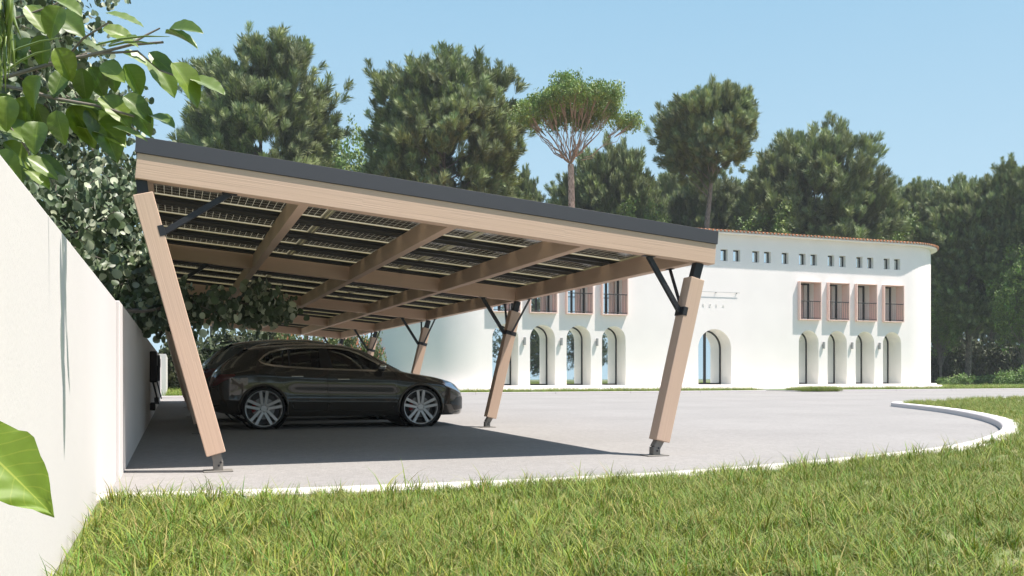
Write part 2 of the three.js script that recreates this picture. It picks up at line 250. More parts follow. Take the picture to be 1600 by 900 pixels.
// ---------------------------------------------------------------- villa
const ZF = -46, VX0 = 15.5, VX1 = 44.8, VR = 4.6, VC = 30.15, VTOP = 9.3;
const doorX = [16.84, 19.03, 21.22, 23.41, 36.89, 39.08, 41.27, 43.46];
{
  const villa = thing('villa', 'long white villa with rounded ends, arched doors, pink balcony boxes and a tiled eave', 'villa');
  const sh = new THREE.Shape(); sh.moveTo(VX0, 0); sh.lineTo(VX1, 0); sh.lineTo(VX1, VTOP); sh.lineTo(VX0, VTOP); sh.lineTo(VX0, 0);
  const arch = (cx, hw, y0, yTop) => { const p = new THREE.Path(); p.moveTo(cx - hw, y0); p.lineTo(cx + hw, y0); p.lineTo(cx + hw, yTop - hw); p.absarc(cx, yTop - hw, hw, 0, Math.PI, false); p.lineTo(cx - hw, y0); return p; };
  const rect = (x0, x1, y0, y1) => { const p = new THREE.Path(); p.moveTo(x0, y0); p.lineTo(x1, y0); p.lineTo(x1, y1); p.lineTo(x0, y1); p.lineTo(x0, y0); return p; };
  const FL = 0.32;
  for (const x of doorX) sh.holes.push(arch(x, 0.75, FL, 3.66));
  sh.holes.push(arch(30.1, 1.14, FL, 3.62));
  for (const x of doorX) sh.holes.push(rect(x - 0.823, x + 0.823, 4.292, 6.688));
  const right = [30.5, 31.38, 32.74, 33.59, 34.88, 36.17, 37.03, 38.35, 39.24, 40.57, 41.44, 42.76, 43.62].map((x) => x + 0.25);
  const winX = [...right, ...right.slice(2).map((x) => 60.3 - x)];
  for (const x of winX) sh.holes.push(rect(x - 0.25, x + 0.25, 7.71, 8.4));
  const TH = 1.2;
  let front = new THREE.ExtrudeGeometry(sh, { depth: TH, bevelEnabled: false, curveSegments: 16 }); front.translate(0, 0, ZF - TH); const [capG, sideG] = front.groups; const cutG = (q) => { const h = new THREE.BufferGeometry(); for (const k of ['position', 'normal', 'uv']) h.setAttribute(k, new THREE.BufferAttribute(front.attributes[k].array.slice(q.start * front.attributes[k].itemSize, (q.start + q.count) * front.attributes[k].itemSize), front.attributes[k].itemSize)); return metreUV(h); };
  const cyl = (cx, a0) => { const g = new THREE.CylinderGeometry(VR, VR, VTOP, 48, 1, true, a0, Math.PI); g.translate(cx, VTOP / 2, ZF - VR); const uv = g.attributes.uv; for (let i = 0; i < uv.count; i++) uv.setXY(i, uv.getX(i) * Math.PI * VR, uv.getY(i) * VTOP); return g; };
  const back = rbox(VX1 - VX0, VTOP, 0.4, 0); back.translate((VX0 + VX1) / 2, VTOP / 2, ZF - 2 * VR + 0.2);
  part('wall', [cutG(capG), cyl(VX1, 0), cyl(VX0, Math.PI), back], M.villa, villa); part('reveals', cutG(sideG), M.reveal, villa).userData.kind = 'stuff';
  // plinth with three steps all round
  const stadium = (off) => { const s = new THREE.Shape(), r = VR + off; s.moveTo(VX0, -r); s.lineTo(VX1, -r); s.absarc(VX1, 0, r, -Math.PI / 2, Math.PI / 2, false); s.lineTo(VX0, r); s.absarc(VX0, 0, r, Math.PI / 2, Math.PI * 1.5, false); return s; };
  [[1.0, 0, 0.107], [0.7, 0.107, 0.213], [0.37, 0.213, 0.318]].forEach(([off, y0, y1]) => { let g = new THREE.ExtrudeGeometry(stadium(off), { depth: y1 - y0, bevelEnabled: false, curveSegments: 32 }); g.rotateX(-Math.PI / 2); g.translate(0, y0, ZF - VR); part('step', metreUV(g), M.villa, villa); });
  // roof: slab, sloped tiles, eave row
  const OV = 0.42;
  let slab = new THREE.ExtrudeGeometry(stadium(OV - 0.02), { depth: 0.07, bevelEnabled: false, curveSegments: 32 }); slab.rotateX(-Math.PI / 2); slab.translate(0, VTOP, ZF - VR);
  const roof = part('roof', metreUV(slab), M.villa, villa);
  { // low hipped plane made as rings of the same outline, shrinking upwards
    const ring = (off) => { const p = [], r = VR + off; for (let i = 0; i <= 40; i++) p.push([VX0 + (VX1 - VX0) * i / 40, -r]); for (let i = 1; i <= 24; i++) { const a = -Math.PI / 2 + Math.PI * i / 24; p.push([VX1 + r * Math.cos(a), r * Math.sin(a)]); } for (let i = 1; i <= 40; i++) p.push([VX1 + (VX0 - VX1) * i / 40, r]); for (let i = 1; i <= 24; i++) { const a = Math.PI / 2 + Math.PI * i / 24; p.push([VX0 + r * Math.cos(a), r * Math.sin(a)]); } return p; };
    const a = ring(OV), b = ring(-VR + 0.05), pos = [], idx = [];
    a.forEach(([x, y]) => pos.push(x, VTOP + 0.09, ZF - VR - y)); b.forEach(([x, y]) => pos.push(x, VTOP + 0.09 + (OV + VR) * 0.15, ZF - VR - y));
    const n = a.length; for (let i = 0; i < n - 1; i++) idx.push(i, i + 1, n + i, n + i, i + 1, n + i + 1);
    const g = new THREE.BufferGeometry(); g.setAttribute('position', new THREE.Float32BufferAttribute(pos, 3)); g.setIndex(idx); g.computeVertexNormals(); part('roof_slope', g, M.terra, roof);
    // barrel tiles of the eave
    const one = new THREE.CylinderGeometry(0.10, 0.125, 0.7, 8, 1, true, -Math.PI / 2, Math.PI); one.rotateX(-Math.PI / 2); one.translate(0, 0, -0.28);   // open half pipe, crown up, end at +z
    const end = new THREE.CircleGeometry(0.088, 8, 0, Math.PI); end.translate(0, 0, 0.03);
    const spots = []; for (let x = VX0; x < VX1; x += 0.27) spots.push([x, ZF + OV, 0]);
    for (let k = 0; k < 2; k++) for (let i = 0; i < 62; i++) { const t = (i + 0.5) / 62 * Math.PI * 0.98, cx = k ? VX0 : VX1, ang = k ? -t : t; spots.push([cx + Math.sin(ang) * (VR + OV), ZF - VR + Math.cos(ang) * (VR + OV), ang]); }
    const tiles = lit(new THREE.InstancedMesh(one, M.terra, spots.length)), ends = lit(new THREE.InstancedMesh(end, M.mortar, spots.length)), m4 = new THREE.Matrix4(), q = new THREE.Quaternion(), rr = rng(8);
    spots.forEach(([x, z, ang], i) => { q.setFromEuler(new THREE.Euler(0.13 + (rr() - 0.5) * 0.03, ang, 0, 'YXZ')); m4.compose(V(x, VTOP + 0.085, z), q, V(1, 1, 1)); tiles.setMatrixAt(i, m4); ends.setMatrixAt(i, m4); const b = 0.8 + 0.5 * rr(); tiles.setColorAt(i, rgb(b * 1.1, b, b * 0.95)); });
    tiles.name = 'eave_tiles'; ends.name = 'tile_mortar'; tiles.userData.kind = ends.userData.kind = 'stuff'; roof.add(tiles, ends);
  }
  // arched doors: dark frame with a reflecting pane, deep in the reveal
  const frameArch = (hw, y0, yTop, w, d) => { const s = new THREE.Shape(arch(0, hw, y0, yTop).getPoints(24)); s.holes.push(arch(0, hw - w, y0 + w, yTop - w)); const g = new THREE.ExtrudeGeometry(s, { depth: d, bevelEnabled: false, curveSegments: 24 }); g.translate(0, 0, -d / 2); return g; };
  const paneArch = (hw, y0, yTop) => new THREE.ShapeGeometry(new THREE.Shape(arch(0, hw, y0, yTop).getPoints(24)), 24);
  const fa = frameArch(0.748, FL + 0.002, 3.658, 0.075, 0.07), pa = paneArch(0.72, FL, 3.63);
  for (const x of doorX) { const f = part('arched_door', fa, M.frame, villa); f.position.set(x, 0, ZF - 1.14); const p = part('pane', pa, M.mirror, f); }
  { const f = part('arched_door', mergeGeometries([frameArch(1.138, FL + 0.002, 3.618, 0.09, 0.08), rbox(0.16, 3.1, 0.075, 0).translate(0, FL + 1.62, 0)].map(plain)), M.frame, villa); f.position.set(30.1, 0, ZF - 1.12); part('pane', paneArch(1.1, FL, 3.58), M.mirror, f); }
  // balcony boxes
  const bx = (w, h, d, x, y, z) => rbox(w, h, d, 0.004).translate(x, y, z);
  const boxG = mergeGeometries([bx(1.64, 0.05, 0.68, 0, 6.66, 0), bx(1.64, 0.05, 0.68, 0, 4.32, 0), bx(0.06, 2.288, 0.68, -0.79, 5.49, 0), bx(0.06, 2.288, 0.68, 0.79, 5.49, 0)].map(plain));
  const wf = mergeGeometries([bx(0.1, 2.18, 0.07, -0.69, 5.49, 0), bx(0.1, 2.18, 0.07, 0.69, 5.49, 0), bx(0.12, 2.0, 0.065, 0, 5.49, 0), bx(1.28, 0.09, 0.07, 0, 6.535, 0), bx(1.28, 0.09, 0.07, 0, 4.445, 0)].map(plain));
  const wp = new THREE.PlaneGeometry(1.4, 2.1).translate(0, 5.49, 0);
  const railTop = bx(1.5, 0.05, 0.04, 0, 5.46, 0), railLow = bx(1.5, 0.035, 0.03, 0, 4.42, 0), barG = bx(0.012, 1.0, 0.012, 0, 4.94, 0);
  for (const x of doorX) {
    const b = part('balcony_box', boxG, M.pink, villa); b.position.set(x, 0, ZF - 0.13);
    part('top_rail', railTop, M.frame, b).position.z = 0.3; part('bottom_rail', railLow, M.frame, b).position.z = 0.3;
    for (let k = 0; k < 9; k++) { const br = part('baluster', barG, M.frame, b); br.position.set(-0.66 + k * 0.165, 0, 0.3); }
    const w = part('balcony_window', wf, M.frame, villa); w.position.set(x, -0.55, ZF - 1.0); w.scale.set(1.1, 1.1, 1); part('pane', wp, M.mirror, w);
  }
  const sf = mergeGeometries([bx(0.07, 0.69, 0.06, -0.215, 8.055, 0), bx(0.07, 0.69, 0.06, 0.215, 8.055, 0), bx(0.36, 0.07, 0.06, 0, 8.365, 0), bx(0.36, 0.05, 0.06, 0, 7.735, 0)].map(plain)), sp = new THREE.PlaneGeometry(0.4, 0.6).translate(0, 8.055, 0.0);
  for (const x of winX) { const f = part('window', sf, M.frame, villa); f.position.set(x, 0, ZF - 0.26); part('pane', sp, M.mirror, f); }
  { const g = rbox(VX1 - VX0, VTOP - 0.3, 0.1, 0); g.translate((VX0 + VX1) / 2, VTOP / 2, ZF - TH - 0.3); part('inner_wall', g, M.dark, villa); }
  // rod and small raised letters above the middle door
  const sign = thing('facade_sign', 'thin grey rod above a few small raised letters over the middle arched door', 'sign', [28.6, 0, ZF]);
  const rod = rbox(3.3, 0.018, 0.018, 0.003); rod.translate(1.55, 5.82, 0.075); part('rod', rod, M.grey, sign);
  for (const x of [0.1, 1.55, 3.0]) { const g = rbox(0.04, 0.05, 0.085, 0.004); g.translate(x, 5.80, 0.043); part('bracket', g, M.grey, sign); }
  const font = await new FontLoader().loadAsync('fonts/droid/droid_sans_regular.typeface.json');
  'ROSA'.split('').forEach((ch, i) => { const g = new TextGeometry(ch, { font, size: 0.17, depth: 0.015, curveSegments: 4, bevelEnabled: false }); g.translate(0.62 + i * 0.46, 4.94, 0.002); part('letter', g, std({ color: rgb(0.72, 0.69, 0.65) }), sign); });
}
// wall lamps between the doors
const lampX = [17.94, 20.13, 22.32, 37.98, 40.18, 42.37];
const lampWords = ['first', 'second', 'third', 'first', 'second', 'third'];
lampX.forEach((x, i) => {
  const t = thing('wall_lamp', `small grey up-down wall lamp, ${lampWords[i]} from the left between the ${i < 3 ? 'left' : 'right'} four arched doors`, 'wall lamp', [x, 2.75, ZF], 0, 'wall lamps on the villa');
  const b = rbox(0.12, 0.42, 0.1, 0.012); b.translate(0, 0, 0.08); part('lamp_body', b, M.grey, t);
  const k = rbox(0.08, 0.14, 0.03, 0.004); k.translate(0, 0, 0.015); part('mount', k, M.dark, t);
});
// ---------------------------------------------------------------- carport
const CX0 = -0.33, CX1 = 5.9, SL = 0.0851;
const bY = (x) => 2.74 - (x - CX0) * SL;                  // underside of the beams
{
  const cp = thing('carport', 'long open timber carport with slanted posts and a solar panel roof', 'carport');
  const cell = std({ color: rgb(0.11, 0.098, 0.08), roughness: 0.16 }), backsheet = phy({ color: rgb(0.60, 0.56, 0.42), roughness: 1, transmission: 0.42, thickness: 0 });
  const D = 0.235, ZR = [-9.07, -15, -21, -27, -32.93], PX = [-0.265, 1.22, 2.76, 4.31, 5.71];
  const upS = V(SL, 1, 0).normalize();
  const beamBar = (x0, x1, z, wid, dep, off, r = 0.006) => bar(V(x0, bY(x0) + off + dep / 2, z), V(x1, bY(x1) + off + dep / 2, z), wid, dep, r, upS, x0 * 3.1 + z);
  part('front_beam', beamBar(CX0, CX1, ZR[0], 0.14, D, 0), M.wood, cp);
  part('rear_beam', beamBar(CX0, CX1, ZR[4], 0.14, D, 0), M.wood, cp);
  PX.forEach((x, i) => { const g = rbox(0.1, D - 0.004, 23.716, 0.005, 2, x * 5); g.rotateZ(-Math.atan(SL)); g.translate(x, bY(x) + D / 2, -21); part('purlin', g, M.wood, cp); });
  for (const z of ZR.slice(1, 4)) for (let i = 0; i < 4; i++) part('beam', beamBar(PX[i] + 0.052, PX[i + 1] - 0.052, z, 0.12, D - 0.006, 0.003), M.wood, cp);
  // rails and panels
  const rows = 20, z0 = -9.004, pit = 23.992 / rows, cX = [-0.322, 1.75, 3.60, 5.906];
  for (let k = 0; k < rows; k++) for (const f of [0.12, 0.88]) { if (f > 0.5 && k === rows - 1 ? false : true) { const z = z0 - pit * (k + f); part('rail', beamBar(cX[0] + 0.02, cX[3] - 0.02, z, 0.05, 0.048, D + 0.004, 0.003), M.dark, cp); } }
  const off = D + 0.056, th = Math.atan(SL);
  const fw = 0.035, fh = 0.04, PW = 2, PD = pit - 0.003;
  const pane = new THREE.PlaneGeometry(PW - 0.01, PD - 0.01).rotateX(-Math.PI / 2);
  const cellG = []; for (let a = 0; a < 24; a++) for (let b = 0; b < 6; b++) cellG.push(new THREE.PlaneGeometry(0.0762, 0.155).rotateX(-Math.PI / 2).translate(-0.9143 + a * 0.0795, -0.004, -0.40 + b * 0.16));
  const cells = mergeGeometries(cellG.map(plain));
  const frameG = mergeGeometries([rbox(PW, fh, fw, 0.003).translate(0, 0, PD / 2 - fw / 2), rbox(PW, fh, fw, 0.003).translate(0, 0, -PD / 2 + fw / 2), rbox(fw, fh, PD - 2 * fw, 0.003).translate(PW / 2 - fw / 2, 0, 0), rbox(fw, fh, PD - 2 * fw, 0.003).translate(-PW / 2 + fw / 2, 0, 0)].map(plain));
  for (let k = 0; k < rows; k++) for (let i = 0; i < 3; i++) {
    const x = (cX[i] + cX[i + 1]) / 2, z = z0 - pit * (k + 0.5);
    const p = part('solar_panel', pane, backsheet, cp); p.position.set(x, bY(x) + off + 0.028, z); p.rotation.z = -th; p.scale.x = (cX[i + 1] - cX[i] - 0.003) / 2; part('cells', cells, cell, p).userData.kind = 'stuff';
    const f = part('panel_frame', frameG, M.alu, p); f.position.set(0, -0.008, 0);
  }
  // dark flashing round the edge
  part('flashing', beamBar(CX0 - 0.002, CX1 + 0.025, -8.994, 0.016, 0.15, D + 0.002, 0.002), M.flashing, cp);
  part('flashing', beamBar(CX0 - 0.002, CX1 + 0.025, -33.006, 0.016, 0.15, D + 0.002, 0.002), M.flashing, cp);
  for (const x of [CX0 + 0.006, CX1 + 0.017]) { const g = rbox(0.016, 0.148, 23.99, 0.002, 2); g.translate(x, bY(x) + D + 0.076, -21); part('flashing', g, M.flashing, cp); }
  // posts, feet, heads and braces
  const postR = [V(5.205, 0.17, 0), V(5.665, 2.04, 0)], postL = [V(0.375, 0.17, 0), V(-0.272, 2.605, 0)];
  ZR.forEach((z, i) => {
    const zz = z + (i === 0 ? -0.02 : i === 4 ? 0.02 : 0);
    for (const [P, s] of [[postR, 1], [postL, -1]]) {
      const a = P[0].clone().setZ(zz), b = P[1].clone().setZ(zz), dir = b.clone().sub(a).normalize();
      part('post', bar(a, b, 0.18, 0.18, 0.008, V(0, 0, 1), z * 2.3 + s), M.wood, cp);
      const fx = s > 0 ? 5.145 : 0.395;
      const ft = part('post_foot', [bar(V(fx, 0.012, zz), V(fx + (s > 0 ? 0.004 : 0), 0.1, zz), 0.09, 0.1, 0.004, V(0, 0, 1)), bar(V(fx + (s > 0 ? 0.004 : 0), 0.09, zz), a.clone().addScaledVector(dir, 0.02), 0.088, 0.098, 0.004, V(0, 0, 1))], M.foot, cp);
      const pl = rbox(0.27, 0.012, 0.2, 0.003); pl.translate(fx, 0.007, zz); part('foot_plate', pl, M.foot, ft);
      for (const dy of [0.04, 0.07]) { const g = new THREE.CylinderGeometry(0.011, 0.011, 0.012, 8); g.rotateX(Math.PI / 2); g.translate(fx - 0.02 + dy * 0.6, dy + 0.02, zz + 0.05); part('bolt', g, M.steel, ft); }
      const hx = s > 0 ? 5.72 : -0.285;
      part('post_head', bar(b.clone().addScaledVector(dir, -0.03), V(hx, bY(hx) - 0.001, zz), 0.1, 0.1, 0.004, V(0, 0, 1)), M.steel, cp);
      // clamp and three flat braces
      const t = s > 0 ? 0.795 : 0.862, c = a.clone().lerp(b, t);
      const cs = i === 0 ? bar(c.clone().addScaledVector(dir, -0.05).add(V(-s * 0.075, 0, 0)), c.clone().addScaledVector(dir, 0.05).add(V(-s * 0.075, 0, 0)), 0.055, 0.187, 0.003, V(0, 0, 1)) : bar(c.clone().addScaledVector(dir, -0.035), c.clone().addScaledVector(dir, 0.035), 0.187, 0.187, 0.003, V(0, 0, 1));
      part('clamp', cs, M.steel, cp);
      const bx = s > 0 ? 5.065 : 0.5;
      const px = s > 0 ? PX[4] : PX[0];
      const ends = [V(bx, bY(bx) - 0.002, zz)]; if (i > 0) ends.push(V(px, bY(px) - 0.002, zz + 0.62)); if (i < 4) ends.push(V(px, bY(px) - 0.002, zz - 0.62));
      ends.forEach((e, k) => {
        const from = c.clone().add(k === 0 ? V(-s * 0.1, 0, 0) : V(0, 0, Math.sign(e.z - zz) * 0.1));
        const br = part('brace', bar(from, e, k === 0 ? 0.05 : 0.04, k === 0 ? 0.055 : 0.012, 0.003), M.steel, cp);
        const g = k === 0 ? rbox(0.14, 0.008, 0.08, 0.002) : rbox(0.06, 0.008, 0.12, 0.002); if (k === 0) g.rotateZ(-th); g.translate(e.x, e.y - 0.003, e.z); part('brace_plate', g, M.steel, br);
      });
    }
  });
}

// ---------------------------------------------------------------- cars
const table = (pts) => (x) => { // smooth monotone interpolation
  const n = pts.length; if (x <= pts[0][0]) return pts[0][1]; if (x >= pts[n - 1][0]) return pts[n - 1][1];
  let i = 0; while (x > pts[i + 1][0]) i++;
  const d = (k) => (pts[k + 1][1] - pts[k][1]) / (pts[k + 1][0] - pts[k][0]);
  const sl = (k) => { if (k === 0) return d(0); if (k === n - 1) return d(n - 2); const a = d(k - 1), b = d(k); return a * b <= 0 ? 0 : 2 * a * b / (a + b); };
  const h = pts[i + 1][0] - pts[i][0], t = (x - pts[i][0]) / h, a = sl(i) * h, b = sl(i + 1) * h, p = pts[i][1], q = pts[i + 1][1];
  return p * (1 + 2 * t) * (1 - t) * (1 - t) + a * t * (1 - t) * (1 - t) + q * t * t * (3 - 2 * t) + b * t * t * (t - 1);
};
const CAR = { len: 4.42, ax: [0.87, 3.56], wy: 0.353, arch: 0.388 };
const cTop = table([[0, 0.80], [0.04, 0.93], [0.12, 1.03], [0.3, 1.18], [0.48, 1.31], [0.6, 1.375], [0.8, 1.415], [1.1, 1.445], [1.5, 1.468], [1.9, 1.472], [2.2, 1.458], [2.5, 1.395], [2.8, 1.265], [3.1, 1.105], [3.3, 1.005], [3.45, 0.965], [3.8, 0.905], [4.1, 0.835], [4.26, 0.77], [4.35, 0.70], [4.405, 0.60], [4.42, 0.56]]);
const cBelt = table([[0, 0.78], [0.06, 0.90], [0.2, 1.0], [0.5, 1.05], [0.8, 1.07], [1.3, 1.045], [2, 1.012], [3.05, 0.978], [3.3, 0.945], [3.8, 0.872], [4.1, 0.805], [4.26, 0.735], [4.35, 0.665], [4.405, 0.575], [4.42, 0.54]]);
const cRail = table([[0, 0.785], [0.06, 0.92], [0.2, 1.07], [0.48, 1.265], [0.62, 1.345], [0.9, 1.39], [1.3, 1.42], [1.9, 1.43], [2.2, 1.418], [2.5, 1.35], [2.8, 1.212], [3.1, 1.05], [3.3, 0.972], [3.8, 0.892], [4.1, 0.822], [4.26, 0.755], [4.35, 0.685], [4.405, 0.588], [4.42, 0.55]]);
const wBelt = table([[0, 0.60], [0.06, 0.70], [0.2, 0.77], [0.6, 0.815], [1.2, 0.845], [2, 0.855], [3, 0.84], [3.4, 0.82], [3.8, 0.77], [4.1, 0.68], [4.28, 0.57], [4.38, 0.42], [4.42, 0.28]]);
const wMax = table([[0, 0.68], [0.05, 0.78], [0.15, 0.86], [0.35, 0.905], [0.9, 0.925], [1.4, 0.915], [2.2, 0.91], [3.1, 0.915], [3.6, 0.925], [3.9, 0.90], [4.1, 0.845], [4.25, 0.76], [4.36, 0.63], [4.42, 0.50]]);
const wRail = table([[0, 0.56], [0.2, 0.62], [0.6, 0.60], [1.1, 0.625], [1.9, 0.635], [2.5, 0.615], [3.0, 0.64], [3.3, 0.69], [3.8, 0.66], [4.1, 0.58], [4.28, 0.48], [4.38, 0.33], [4.42, 0.2]]);
const cSill = table([[0, 0.36], [0.1, 0.30], [0.5, 0.24], [1.2, 0.205], [3.0, 0.2], [4.0, 0.2], [4.3, 0.2], [4.42, 0.21]]);
const flare = (x) => { let f = 0; for (const a of CAR.ax) { const d = Math.abs(x - a); f = Math.max(f, clamp(1 - (d - 0.34) / 0.2, 0, 1)); } return f * f * (3 - 2 * f); };
function carSection(x) {
  const yb = cSill(x), yB = cBelt(x), w = wMax(x), yt = cTop(x), yr = Math.min(cRail(x), yt - 0.008), h = yB - yb, fl = flare(x), n = Math.min(1, x / 0.5, (4.42 - x) / 0.5);
  const ctl = [[0, yb], [w * 0.6, yb], [w - 0.10, yb], [w - 0.055, yb + 0.035], [w - 0.004 + 0.006 * fl, yb + 0.31 * h], [w - 0.020 * n + 0.008 * fl * n, yb + 0.44 * h], [w - 0.012 * n, yb + 0.74 * h], [w - 0.022 * n, yb + 0.85 * h], [wBelt(x), yB], [wRail(x) + 0.02, lerp(yB, yr, 0.88)], [wRail(x) - 0.03, yr], [wRail(x) * 0.62, yt - (yt - yr) * 0.28], [0, yt]];
  const seg = [2, 4, 3, 7, 6, 8, 4, 6, 14, 4, 8, 8], crease = new Set([2, 4, 8]), out = [];
  const tan = (i, sideR) => { const a = ctl[Math.max(0, i - 1)], b = ctl[i], c = ctl[Math.min(ctl.length - 1, i + 1)]; if (i === 0 || i === ctl.length - 1) return [1, 0].map((q) => q * (i ? -1 : 1)); if (crease.has(i)) return sideR ? nrm([c[0] - b[0], c[1] - b[1]]) : nrm([b[0] - a[0], b[1] - a[1]]); return nrm([c[0] - a[0], c[1] - a[1]]); };
  for (let i = 0; i < seg.length; i++) { const p = ctl[i], q = ctl[i + 1], L = Math.hypot(q[0] - p[0], q[1] - p[1]), m0 = tan(i, true), m1 = tan(i + 1, false); for (let k = 0; k < seg[i]; k++) { const t = k / seg[i], t2 = t * t, t3 = t2 * t, a = 2 * t3 - 3 * t2 + 1, b = t3 - 2 * t2 + t, c = -2 * t3 + 3 * t2, d = t3 - t2; out.push([0, 1].map((j) => a * p[j] + b * L * m0[j] + c * q[j] + d * L * m1[j])); } }
  out.push(ctl[12]); return out;
}
function lerp(a, b, t) { return a + (b - a) * t; }
function nrm([x, y]) { const l = Math.hypot(x, y) || 1; return [x / l, y / l]; }
const BELT = 2 + 4 + 3 + 7 + 6 + 8 + 4 + 6, RAILI = BELT + 14 + 4;   // section indices of the belt line and the roof rail
function carShell() { // one half (z > 0): list of triangles, each vertex {p, n, j}
  const N = 210, xs = []; for (let i = 0; i <= N; i++) { const t = i / N; xs.push(CAR.len * (t - 0.09 * Math.sin(2 * Math.PI * t) / (2 * Math.PI) * 6)); }
  const grid = xs.map((x) => carSection(clamp(x, 0, CAR.len)).map(([z, y]) => V(x, y, z)));
  const m = grid[0].length, nor = grid.map((row) => row.map(() => V(0, 0, 0)));
  const tri = [];
  for (let i = 0; i < N; i++) for (let j = 0; j < m - 1; j++) for (const [A, B, C] of [[[i, j], [i + 1, j], [i, j + 1]], [[i + 1, j], [i + 1, j + 1], [i, j + 1]]]) {
    const a = grid[A[0]][A[1]], b = grid[B[0]][B[1]], c = grid[C[0]][C[1]]; const nn = V(0, 0, 0).crossVectors(b.clone().sub(a), c.clone().sub(a)); if (nn.lengthSq() < 1e-16) continue;
    for (const K of [A, B, C]) nor[K[0]][K[1]].add(nn); tri.push([A, B, C]);
  }
  nor.forEach((row) => row.forEach((n, j) => { if (j === 0 || j === m - 1) n.z = 0; n.normalize(); }));
  const T = tri.map((t) => t.map(([i, j]) => ({ p: grid[i][j], n: nor[i][j], j })));
  // flat-ish ends
  for (const [i, s] of [[0, -1], [N, 1]]) { const row = grid[i]; for (let j = 0; j < m - 1; j++) { const c = V(row[0].x, (row[0].y + row[m - 1].y) / 2, 0), n = V(s, 0, 0); T.push([{ p: row[j], n, j: 0 }, { p: row[j + 1], n, j: 0 }, { p: c, n, j: 0 }]); } }
  return T;
}
// keep the part of each triangle where f >= 0
function clip(T, f) {
  const out = [];
  for (const t of T) {
    const v = t.map(f); if (v.every((q) => q >= 0)) { out.push(t); continue; } if (v.every((q) => q < 0)) continue;
    const poly = []; for (let i = 0; i < 3; i++) { const k = (i + 1) % 3, a = t[i], b = t[k]; if (v[i] >= 0) poly.push(a); if ((v[i] >= 0) !== (v[k] >= 0)) { const s = v[i] / (v[i] - v[k]); poly.push({ p: a.p.clone().lerp(b.p, s), n: a.n.clone().lerp(b.n, s).normalize(), j: lerp(a.j, b.j, s) }); } }
    for (let i = 1; i < poly.length - 1; i++) out.push([poly[0], poly[i], poly[i + 1]]);
  }
  return out;
}
function sdf(poly) { return (x, y) => { let d = 1e9, c = false; for (let i = 0, j = poly.length - 1; i < poly.length; j = i++) { const [ax, ay] = poly[i], [bx, by] = poly[j], ex = bx - ax, ey = by - ay, t = clamp(((x - ax) * ex + (y - ay) * ey) / (ex * ex + ey * ey), 0, 1); d = Math.min(d, Math.hypot(x - ax - ex * t, y - ay - ey * t)); if ((ay > y) !== (by > y) && x < (bx - ax) * (y - ay) / (by - ay) + ax) c = !c; } return c ? -d : d; }; }
function toGeo(T, off = 0, both = true) {
  const pos = [], nor = []; const put = (v, s) => { pos.push(v.p.x + v.n.x * off - CAR.len / 2, v.p.y + v.n.y * off, s * (v.p.z + v.n.z * off)); nor.push(v.n.x, v.n.y, v.n.z * s); };
  for (const t of T) { put(t[0], 1); put(t[1], 1); put(t[2], 1); if (both) { put(t[0], -1); put(t[2], -1); put(t[1], -1); } }
  const g = new THREE.BufferGeometry(); g.setAttribute('position', new THREE.Float32BufferAttribute(pos, 3)); g.setAttribute('normal', new THREE.Float32BufferAttribute(nor, 3)); g.setAttribute('uv', new THREE.Float32BufferAttribute(new Float32Array(pos.length / 3 * 2), 2)); return g;
}
function widthAt(x, y) { const s = carSection(x); let z = 0; for (let j = 9; j < s.length - 1; j++) { const a = s[j], b = s[j + 1]; if ((a[1] - y) * (b[1] - y) <= 0 && a[1] !== b[1]) z = Math.max(z, lerp(a[0], b[0], (y - a[1]) / (b[1] - a[1]))); } return z; }
// a flat strip laid along a side-view path
function strip(path, w, off, closed = true) {
  const pos = [], idx = [], n = path.length;
  for (let i = 0; i < n; i++) {
    const a = path[closed ? (i + n - 1) % n : Math.max(0, i - 1)], b = path[closed ? (i + 1) % n : Math.min(n - 1, i + 1)], d = nrm([b[0] - a[0], b[1] - a[1]]);
    for (const s of [-1, 1]) { const x = path[i][0] - d[1] * w / 2 * s, y = path[i][1] + d[0] * w / 2 * s; pos.push(x - CAR.len / 2, y, widthAt(x, y) + off); }
  }
  const m = closed ? n : n - 1; for (let i = 0; i < m; i++) { const a = 2 * i, b = 2 * ((i + 1) % n); idx.push(a, b, a + 1, a + 1, b, b + 1); }
  const g = new THREE.BufferGeometry(); g.setAttribute('position', new THREE.Float32BufferAttribute(pos, 3)); g.setIndex(idx);
  const h = g.clone(); const p = h.attributes.position; for (let i = 0; i < p.count; i++) p.setZ(i, -p.getZ(i));
  g.computeVertexNormals(); h.computeVertexNormals(); return [plain(g), plain(h)];
}
function dense(poly, step = 0.03, closed = true) { const out = []; for (let i = 0; i < poly.length - (closed ? 0 : 1); i++) { const a = poly[i], b = poly[(i + 1) % poly.length], n = Math.max(1, Math.round(Math.hypot(b[0] - a[0], b[1] - a[1]) / step)); for (let k = 0; k < n; k++) out.push([lerp(a[0], b[0], k / n), lerp(a[1], b[1], k / n)]); } if (!closed) out.push(poly[poly.length - 1]); return out; }
